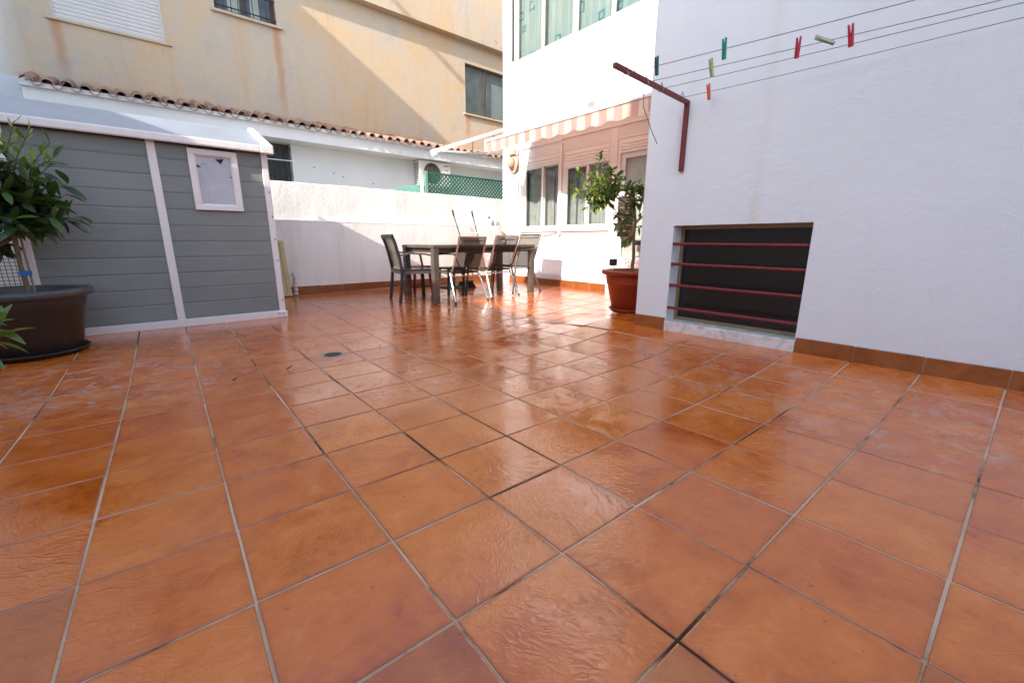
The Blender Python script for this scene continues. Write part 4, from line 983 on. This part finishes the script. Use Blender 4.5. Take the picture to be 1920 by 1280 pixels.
def leaf_mesh(name, L, W, mat, fold=.35, droop=.25, pts=5):
    vs = []; fs = []
    for k in range(pts + 1):
        u = k / pts; wdt = W * (math.sin(PI * min(1, u * 0.94 + .03)) ** .8) * (1 - .25 * u); z = -droop * L * u * u; y = L * u
        vs += [(-wdt / 2, y, z + fold * wdt / 2), (0, y, z), (wdt / 2, y, z + fold * wdt / 2)]
    for k in range(pts):
        a = k * 3; fs += [(a, a + 1, a + 4, a + 3), (a + 1, a + 2, a + 5, a + 4)]
    me = bpy.data.meshes.new(name); me.from_pydata(vs, [], fs); me.materials.append(mat); me.polygons.foreach_set("use_smooth", [True] * len(fs)); return me
def leaf_mat(name, c1, c2, rough=.35, trans=.25):
    t = NT(name); oi = t.n("ShaderNodeObjectInfo"); v = t.coord("Object")
    f = t.math('MULTIPLY_ADD', t.noise(v, 25, 3), .35, t.math('MULTIPLY', oi.outputs["Random"], .75))
    col = t.ramp(f, [(.2, c1), (.85, c2)])
    p = t.p; t.set(col=col, rough=rough, spec=.5, nor=t.bump(t.noise(v, 60, 2), .1, .003))
    tl = t.n("ShaderNodeBsdfTranslucent"); t.l(t.mix(.5, col, (.25, .42, .05)), tl.inputs[0])
    mx = t.n("ShaderNodeMixShader"); mx.inputs[0].default_value = trans; t.l(p.outputs[0], mx.inputs[1]); t.l(tl.outputs[0], mx.inputs[2]); t.l(mx.outputs[0], t.o.inputs[0]); return t.m
LF_D = leaf_mat('dark_leaf', (.014, .036, .010), (.038, .085, .020), .28, .2)
LF_M = leaf_mat('mid_leaf', (.035, .085, .018), (.095, .165, .035), .38, .3)
LF_Y = leaf_mat('young_sunlit_leaf', (.13, .21, .025), (.27, .34, .06), .38, .35)
BARK = simple('bark', (.15, .10, .06), .9, var=.3, vscale=40, bscale=90, bstr=.5)
SOIL = simple('soil', (.05, .035, .025), .95, var=.4, vscale=50, bscale=80, bstr=.6)
def place_leaf(me, parent, base, d, up_=None, sc=1.0, rest=None):
    d = Vector(d).normalized(); u = Vector((R.uniform(-.5, .5), R.uniform(-.5, .5), 1)) if up_ is None else Vector(up_)
    x = d.cross(u)
    if x.length < .05: x = d.cross(Vector((1, 0, 0)))
    x.normalize(); z = x.cross(d)
    m = Matrix((x, d, z)).transposed().to_4x4() @ Matrix.Scale(sc, 4); m.translation = Vector(base) - wloc(parent)
    if rest is not None:
        rest.add([m @ v.co + wloc(parent) for v in me.vertices], [tuple(p.vertices) for p in me.polygons], 0, True); return
    return inst('leaf', me, parent, None, mat4=m)

# ---- left: big dark pot with a glossy shrub
PX, PY = -0.73, 4.62; PZ = fz(PX, PY)
sc_ = obj('plant_saucer', MB().lathe([(0, .004), (.27, .004), (.295, .03), (.31, .032), (.312, .026), (.285, .0), (0, 0)], (PX, PY, PZ), 56), simple('black_plastic', (.012, .012, .014), .35), None, label='black round saucer under the big dark pot', cat='saucer')
pp = thing('potted_shrub', 'leafy dark green shrub in a big dark brown pot by the shed', 'potted plant', (PX, PY, PZ + .012))
POTD = simple('dark_brown_plastic', (.030, .021, .018), .42, var=.12, bscale=120, bstr=.05)
obj('pot', MB().lathe([(0, .012), (.262, .012), (.27, .02), (.325, .335), (.333, .342), (.345, .40), (.345, .412)], (PX, PY, PZ), 64), POTD, pp)
obj('pot_rim', MB().lathe([(.343, .405), (.388, .425), (.394, .44), (.394, .462), (.388, .470), (.335, .474), (.33, .465), (.325, .40)], (PX, PY, PZ), 64), simple('grey_brown_plastic', (.060, .058, .060), .42), pp)
obj('soil', MB().lathe([(.327, .425), (.2, .43), (0, .435)], (PX, PY, PZ), 40), SOIL, pp)
tb_ = (PX + .055, PY - .03, PZ + .42)
obj('trunk', MB().tube([tb_, (PX + .05, PY - .03, .62), (PX + .055, PY - .03, .80), (PX + .05, PY, 1.0), (PX + .03, PY, 1.25)], [.016, .014, .014, .011, .006], 8), BARK, pp)
obj('stake', MB().tube([(PX + .085, PY - .02, PZ + .42), (PX + .082, PY - .02, .88)], .007, 6), simple('cane', (.24, .19, .11), .7), pp)
obj('tie', MB().box(PX + .035, PX + .092, PY - .05, PY - .004, .545, .578), simple('blue_tie', (.01, .10, .36), .5), pp)
LDa = leaf_mesh('leaf', .135, .058, LF_D); LDb = leaf_mesh('leaf', .115, .048, LF_M, droop=.1); LDc = leaf_mesh('leaf', .085, .030, LF_Y, droop=-.15)
VAR = {}
def vary(me, k=4):
    out = [me]
    for _ in range(k):
        c = me.copy(); cu = R.uniform(-.5, .9); tw = R.uniform(-1.2, 1.2); L = max(v.co.y for v in c.vertices); sx = R.uniform(.75, 1.15)
        for v in c.vertices:
            u = v.co.y / L; x, z = v.co.x * sx, v.co.z
            a = tw * u * .7; v.co.x = x * math.cos(a) - z * math.sin(a) + R.uniform(-.0012, .0012); v.co.z = x * math.sin(a) + z * math.cos(a) - cu * L * u * u * .45 + R.uniform(-.001, .001); v.co.x += tw * .06 * L * u * u
        out.append(c)
    VAR[me.as_pointer()] = out
for q in (LDa, LDb, LDc): vary(q)
cnt = 0
def shoot(p0, p1, n, mes, parent, spread=1.0, rest=None, rad=.006, sc=1.0, mat=BARK):
    global cnt
    p0 = Vector(p0); p1 = Vector(p1); ax = (p1 - p0).normalized(); mid = (p0 + p1) / 2 + Vector((R.uniform(-.03, .03), R.uniform(-.03, .03), R.uniform(-.02, .03)))
    obj('branch', MB().tube([p0, mid, p1], [rad, rad * .7, rad * .35], 5), mat, parent)
    sd_ = ax.cross(Vector((0, 0, 1)));
    if sd_.length < .1: sd_ = Vector((1, 0, 0))
    sd_.normalize(); ph = R.uniform(0, 6)
    for k in range(n):
        u = .30 + .70 * (k + .6) / n; p = p0.lerp(mid, min(1, u * 2)) if u < .5 else mid.lerp(p1, (u - .5) * 2)
        a = ph + k * 2.4; rad_ = (sd_ * math.cos(a) + sd_.cross(ax) * math.sin(a))
        d = ax * R.uniform(.25, .8) + rad_ * spread * R.uniform(.6, 1.0) + Vector((0, 0, R.uniform(-.25, .25)))
        place_leaf(R.choice(VAR.get(R.choice(mes).as_pointer(), mes)), parent, p, d, sc=sc * R.uniform(.7, 1.15), rest=rest); cnt += 1
heads = []
for k in range(30):
    a = R.uniform(0, 2 * PI); r = R.uniform(.12, .40); z = R.uniform(.88, 1.38)
    heads.append((PX + .02 + r * math.cos(a), PY - .02 + r * math.sin(a) * .8, z - r * .15))
heads += [(PX + .40, PY - .1, 1.20), (PX + .36, PY - .15, 1.02), (PX + .38, PY - .12, 1.12), (PX + .30, PY - .2, .95), (PX + .22, PY - .2, 1.22), (PX + .2, PY - .25, 1.05), (PX + .1, PY - .3, 1.1), (PX + .12, PY - .3, .93), (PX + .33, PY - .1, 1.32)]
for hx, hy, hz in heads:
    s0 = (PX + .045 + (hx - PX) * .12, PY + (hy - PY) * .12, min(hz - .05, R.uniform(.80, 1.15)))
    shoot(s0, (hx, hy, hz), R.randint(6, 8), [LDa, LDa, LDa, LDb] , pp)
rest = MB()
for k in range(64):
    a = R.uniform(0, 2 * PI); r = R.uniform(.05, .40); z = R.uniform(.90, 1.36)
    shoot((PX + .045, PY, R.uniform(.82, 1.15)), (PX + .03 + r * math.cos(a), PY + r * math.sin(a) * .8, z - r * .1), 7, [LDa], pp, rest=rest)
for k in range(12): shoot((PX + .04, PY, .80), (PX - R.uniform(.0, .3), PY + R.uniform(-.05, .25), R.uniform(.58, .80)), 7, [LDa], pp, rest=rest)
obj('foliage', rest, [LF_D], pp, kind='stuff', recalc=False)
for (hx, hy, hz) in ((PX + .27, PY - .12, 1.53), (PX + .20, PY - .10, 1.57), (PX + .12, PY - .05, 1.45), (PX + .05, PY, 1.5), (PX + .35, PY - .12, 1.45), (PX + .37, PY - .12, 1.37)):
    shoot((PX + .1, PY - .04, 1.15), (hx, hy, hz), 9, [LDb, LDc, LDc], pp, .7)
# nearer plant whose leaves reach in at the left edge
np_ = thing('potted_rubber_plant', 'large leaved plant at the left edge in front of the dark pot', 'potted plant', (-1.0, 3.35, fz(-1, 3.35)))
z0 = fz(-1, 3.35)
obj('pot', MB().lathe([(0, 0), (.11, 0), (.15, .22), (.165, .23), (.165, .26), (.14, .255), (.135, .21)], (-1.0, 3.35, z0), 32), simple('clay_pot', (.28, .10, .05), .7), np_)
obj('soil', MB().lathe([(.137, .215), (0, .22)], (-1, 3.35, z0), 20), SOIL, np_)
LBg = leaf_mesh('leaf', .15, .062, leaf_mat('fresh_leaf', (.05, .12, .02), (.11, .20, .045), .32, .3), droop=.3)
for (hx, hy, hz, n) in ((-.62, 3.42, .36, 8), (-.60, 3.44, .31, 8), (-.68, 3.40, .45, 8), (-.64, 3.40, .40, 7), (-.95, 3.3, .62, 8), (-1.15, 3.4, .6, 8), (-1.1, 3.2, .5, 8), (-.72, 3.5, .33, 6)):
    shoot((-1.0, 3.35, z0 + .21), (hx, hy, hz), n, [LBg], np_, .8, mat=simple('green_stem', (.06, .10, .03), .6) if False else BARK)

# ---- right: citrus in a terracotta-coloured pot
QX, QY = 4.16, 2.775; QZ = fz(QX, QY)
POTT = simple('terracotta_plastic', (.24, .036, .010), .42, var=.10, vscale=4, bscale=100, bstr=.05)
obj('plant_saucer', MB().lathe([(0, .004), (.19, .004), (.225, .045), (.232, .046), (.234, .04), (.20, .0), (0, 0)], (QX, QY, QZ), 48), POTT, None, label='terracotta saucer under the citrus tree pot', cat='saucer')
ct = thing('potted_tree', 'small citrus tree in a terracotta pot beside the white wall corner', 'potted tree', (QX, QY, QZ + .012))
obj('pot', MB().lathe([(0, .012), (.185, .012), (.195, .022), (.265, .32), (.272, .326), (.272, .332), (.285, .42)], (QX, QY, QZ), 56), POTT, ct)
obj('pot_rim', MB().lathe([(.284, .415), (.322, .425), (.332, .44), (.332, .462), (.326, .470), (.272, .474), (.27, .46), (.262, .41)], (QX, QY, QZ), 56), POTT, ct)
obj('soil', MB().lathe([(.265, .43), (.1, .44), (0, .445)], (QX, QY, QZ), 32), SOIL, ct)
az_ = math.radians(56.3); rv = Vector((math.cos(az_), -math.sin(az_), 0)); fv = Vector((math.sin(az_), math.cos(az_), 0))
def cp(r_, f_, z): p = Vector((QX, QY, 0)) + rv * r_ + fv * f_; return (p.x, p.y, z)
obj('trunk', MB().tube([cp(.0, 0, QZ + .43), cp(.01, 0, .65), cp(-.005, 0, .85), cp(.005, 0, 1.0), cp(-.02, 0, 1.18), cp(-.05, 0, 1.35)], [.020, .018, .017, .016, .012, .007], 9), BARK, ct)
CLa = leaf_mesh('leaf', .086, .046, LF_M, droop=.3); CLb = leaf_mesh('leaf', .078, .044, LF_Y, droop=.2); CLd = leaf_mesh('leaf', .11, .05, LF_D, droop=.35)
for q in (CLa, CLb, CLd): vary(q)
cnt = 0; rest = MB()
def citrus(head, src, n, mes, rest_=None): shoot(src, head, n, mes, ct, .9, rest=rest_, rad=.005)
for k in range(60):
    while True:
        u = Vector((R.uniform(-1, 1), R.uniform(-1, 1), R.uniform(-1, 1)))
        if .3 < u.length < 1: break
    h = cp(-.41 + u.x * .32, u.y * .28, 1.37 + u.z * .235)
    citrus(h, cp(-.30 + u.x * .08, 0, 1.30 + u.z * .05), 7, [CLb, CLb, CLa, CLb], None if cnt < 210 else rest)  # left lobe mostly yellow leaves, its sunlight put into the colour
for k in range(22):
    while True:
        u = Vector((R.uniform(-1, 1), R.uniform(-1, 1), R.uniform(-1, 1)))
        if .3 < u.length < 1: break
    h = cp(.03 + u.x * .22, u.y * .2, 1.31 + u.z * .15)
    citrus(h, cp(.0 + u.x * .05, 0, 1.22), 6, [CLd, CLa, CLd], None if cnt < 285 else rest)
for h, s_ in ((cp(-.2, -.05, 1.08), cp(.0, 0, 1.0)), (cp(-.24, 0, 1.14), cp(0, 0, 1.05)), (cp(.17, 0, 1.13), cp(.0, 0, .98)), (cp(.19, .05, 1.0), cp(.01, 0, .95)), (cp(.12, -.05, .93), cp(0, 0, .95)), (cp(-.17, -.05, 1.0), cp(0, 0, .98)), (cp(-.14, .02, .93), cp(0, 0, .95)), (cp(-.10, -.05, 1.05), cp(0, 0, 1.05)), (cp(.14, .05, 1.06), cp(0, 0, 1.0)), (cp(-.10, 0, .78), cp(0, 0, .90))):
    citrus(h, s_, 7, [CLd, CLd, CLa], rest)
for h in (cp(-.43, 0, 1.72), cp(-.42, .02, 1.66), cp(-.62, 0, 1.50), cp(-.66, .0, 1.55), cp(-.30, .02, 1.56)): citrus(h, cp(-.40, 0, 1.45), 6, [CLb], rest)
for a, b in ((cp(-.02, 0, 1.15), cp(-.34, 0, 1.34)), (cp(-.04, 0, 1.3), cp(.05, 0, 1.4)), (cp(0, 0, .98), cp(.12, 0, 1.1))): obj('branch', MB().tube([a, b], [.010, .006], 6), BARK, ct)
obj('foliage', rest, [LF_M], ct, kind='stuff', recalc=False)
# solar light in the pot
sl = thing('solar_light', 'small black solar light on a stake in the terracotta pot', 'garden light', cp(-.205, -.06, QZ + .44))
p = cp(-.205, -.06, 0)
obj('stake', MB().tube([(p[0], p[1], QZ + .42), (p[0], p[1], .54)], .006, 6), M['alu_white'], sl)
obj('head', MB().box(p[0] - .04, p[0] + .035, p[1] - .03, p[1] + .03, .53, .60), M['black_iron'], sl, bevel=.008)
obj('solar_cell', MB().box(p[0] - .035, p[0] + .03, p[1] - .026, p[1] + .026, .6005, .604), simple('solar_cell', (.01, .015, .03), .15), sl)
# dark hanging basket on the door and small mail box
hb = thing('hanging_planter', 'tall dark brown wicker planter hanging on the glazed door', 'planter', (5.40, 3.85, 1.2))
obj('basket', MB().lathe([(0, .86), (.085, .86), (.095, 1.42), (.088, 1.42), (.08, .90)], (5.41, 3.80, 0), 20), simple('brown_wicker', (.035, .022, .018), .8, var=.4, vscale=50, bscale=70, bstr=.8), hb)
for k in range(6): obj('band', MB().lathe([(.096 + .001 * k, .93 + .08 * k), (.100 + .001 * k, .94 + .08 * k), (.096 + .001 * k, .95 + .08 * k)], (5.41, 3.80, 0), 20), simple('rope', (.16, .10, .08), .8), hb)
obj('hook', MB().tube([(5.41, 3.80, 1.42), (5.44, 3.80, 1.62), (5.52, 3.80, 1.66)], .005, 6), M['black_iron'], hb)
mbx = thing('mail_box', 'small black box fixed on the glazed door beside the pot', 'mail box', (5.46, 3.50, .78))
obj('case', MB().box(5.42, 5.508, 3.43, 3.62, .74, .80), M['black_iron'], mbx, bevel=.006)
obj('lid', MB().box(5.415, 5.509, 3.425, 3.625, .801, .812), M['black_iron'], mbx)
# yellow-green plant on the table
tp = thing('table_plant', 'small yellow green plant in a glass pot on the dining table', 'potted plant', (4.42, 5.35, .741))
obj('pot', MB().lathe([(0, 0), (.035, 0), (.045, .07), (.041, .07), (.035, .01)], (4.42, 5.35, .741), 20), simple('glass_pot', (.5, .52, .42), .1), tp)
TL = leaf_mesh('leaf', .075, .02, leaf_mat('lime_leaf', (.25, .34, .02), (.42, .50, .05), .4, .4), droop=.2)
for k in range(34): place_leaf(TL, tp, (4.42 + R.uniform(-.03, .03), 5.35 + R.uniform(-.03, .03), .80 + R.uniform(0, .10)), (R.uniform(-1, 1), R.uniform(-1, 1), R.uniform(.1, 1.4)))
# pale cloth hanging between the two chairs
cl = MB(); n = 10
for i in range(n):
    for j in range(n):
        P = lambda u, v: (3.49 + .11 * u - .04 * v + .012 * math.sin(9 * v + 3 * u), 5.02 + .03 * math.sin(11 * u) + .04 * v, .66 - .24 * v * (1 - .5 * abs(u - .4)))
        cl.add([P(i / n, j / n), P((i + 1) / n, j / n), P((i + 1) / n, (j + 1) / n), P(i / n, (j + 1) / n)], [(0, 1, 2, 3)], 0, True)
obj('cloth', cl, simple('pale_cloth', (.62, .58, .53), .9), None, label='crumpled pale cloth hanging between the two sling chairs', cat='cloth', recalc=False)

# ================================================================== CLOTHESLINE and pegs
cln = thing('clothesline', 'dark red bracket on the white wall holding four clothes lines', 'clothesline', (3.4, 1.86, 1.345))
obj('post', MB().bar((3.385, 1.862, 1.345), (3.385, 1.862, 1.86), .03, .034, upv=(0, 1, 0)), M['rust_red'], cln, bevel=.004)
obj('arm', MB().bar((3.40, 1.862, 1.848), (2.445, 1.862, 1.885), .028, .030), M['rust_red'], cln, bevel=.004)
LINES = [((2.572, 1.86), (2.751, .49)), ((2.811, 1.86), (3.031, .247)), ((3.004, 1.86), (3.139, .17)), ((3.30, 1.86), (3.352, .169))]
def lpt(k, y):
    (xa, ya), (xb, yb) = LINES[k]; u = (ya - y) / (ya - yb); L = (ya - y) / (ya + 2.2)
    return Vector((xa + (xb - xa) * u if k != 3 else xa + .045 * min(1, u), y, 1.864 - .028 * 4 * L * (1 - L) - .006 * math.sin(3 * y + k) * L))
WIRE = simple('grey_wire', (.20, .19, .21), .5)
for k in range(4):
    obj('line', MB().tube([lpt(k, 1.875 - (4.07) * q / 40) for q in range(41)], .0022, 5), WIRE, cln)
    (xa, ya), _ = LINES[k]
    obj('knot', MB().tube([(xa, ya - .02, 1.848), (xa, ya, 1.905), (xa, ya + .02, 1.848)], .004, 5), WIRE, cln)
obj('loose_wire', MB().tube([(2.80, 1.87, 1.85), (2.84, 1.89, 1.72), (2.95, 1.88, 1.58), (3.02, 1.87, 1.50)], .003, 5), WIRE, cln)
# far end bracket of the lines, outside the frame
obj('arm', MB().bar((3.40, -2.2, 1.86), (2.445, -2.2, 1.885), .028, .030), M['rust_red'], cln)
def peg_mesh(col, name):
    m = MB(); L = .105
    for s_ in (-1, 1):
        o = .0035 * s_
        pr = [(o, -L * .62), (o + s_ * .007, -L * .60), (o + s_ * .008, -L * .1), (o + s_ * .009, L * .38), (o + s_ * .005, L * .38), (o, -L * .05)]
        vs = [(x, y, z) for y in (-.006, .006) for x, z in pr]; n = len(pr)
        m.add(vs, [tuple(range(n)), tuple(range(n, 2 * n))] + [(k, (k + 1) % n, n + (k + 1) % n, n + k) for k in range(n)])
    m.tube([(0, -.008, -.008), (0, .008, -.008)], .007, 8)
    me = bpy.data.meshes.new('clothes_peg'); me.from_pydata([tuple(v) for v in m.v], [], m.f); me.materials.append(simple(name, col, .4)); return me
PEGS = [(0, 1.655, (.01, .09, .085), 'dark teal peg closest to the dark red arm', 0.1, 0), (1, 1.44, (.38, .44, .20), 'yellow green peg upright on the second line', .25, 0),
        (0, 1.265, (.005, .27, .17), 'bright green peg on the outermost line', .1, 0), (3, 1.66, (.62, .10, .06), 'orange red peg alone on the innermost line', .22, 0),
        (1, .985, (.42, .02, .05), 'crimson peg hanging straight next to the pale peg', .03, 0), (1, .875, (.28, .36, .22), 'pale green peg tipped sideways on the line', .95, 0), (1, .755, (.52, .02, .06), 'pinkish red peg tilted on the line, nearest the upper edge', .28, 0)]
for k, (li, y, col, lab, tilt, _) in enumerate(PEGS):
    o = bpy.data.objects.new('clothes_peg', peg_mesh(col, 'peg_plastic')); COL.objects.link(o)
    o.location = lpt(li, y) + Vector((0, 0, .012)); o.rotation_euler = (tilt * -1.0, 0, math.radians(70)) if tilt < .9 else (-1.05, .2, math.radians(20))
    tag(o, lab + (' of the clothesline' if len(lab.split()) < 8 else ''), 'clothes peg', 'pegs on the clothesline')

# ================================================================== drain and floor litter
DX, DY = DRAIN; DZ = fz(DX, DY)
dr = thing('floor_drain', 'square metal floor drain with an open dark hole in the tiles', 'drain', (DX, DY, DZ), rz=0)
obj('plate', MB().box(DX - .085, DX + .085, DY - .085, DY + .085, DZ - .006, DZ + .0035), simple('drain_steel', (.34, .32, .30), .35, metal=.8), dr, bevel=.002)
g = MB(); n = 24; obj('hole', g.add([(DX, DY, DZ + .0045)] + [(DX + .062 * math.cos(2 * PI * k / n), DY + .062 * math.sin(2 * PI * k / n), DZ + .0045) for k in range(n)], [(0, 1 + k, 1 + (k + 1) % n) for k in range(n)]), simple('drain_dark', (.004, .004, .004), .6), dr)
g = MB()
for k in range(-3, 4): a = .02 * k; h = math.sqrt(max(0, .062 ** 2 - a * a)); g.bar((DX + a, DY - h, DZ + .006), (DX + a, DY + h, DZ + .006), .004, .003)
obj('grating', g, simple('drain_bar', (.03, .03, .032), .3, metal=.5), dr)
LDRY = leaf_mesh('dry_leaf', .04, .02, simple('dry_leaf', (.10, .045, .022), .8), fold=.9, droop=-.6)
for (x, y, s_, lab) in ((.62, 3.10, 1.2, 'curled dry leaf on the tiles left of the drain'), (1.27, 3.52, .6, 'tiny dry leaf on the tiles just behind the drain'), (1.38, 3.33, .7, 'small dry leaf on the tiles right of the drain'), (1.72, 2.36, .45, 'small dark crumb of leaf in the middle of the floor'), (.30, 3.05, 1.0, 'dry leaf on the stained tiles in front of the shed'), (2.05, 2.9, .5, 'little dry leaf on the shiny tiles before the table')):
    o = bpy.data.objects.new('dry_leaf', LDRY); COL.objects.link(o); o.location = (x, y, fz(x, y) + .004); o.scale = (s_, s_, s_); o.rotation_euler = (0, 0, R.uniform(0, 6)); tag(o, lab, 'leaf', 'fallen leaves on the terrace')
print('objects', len(bpy.data.objects))
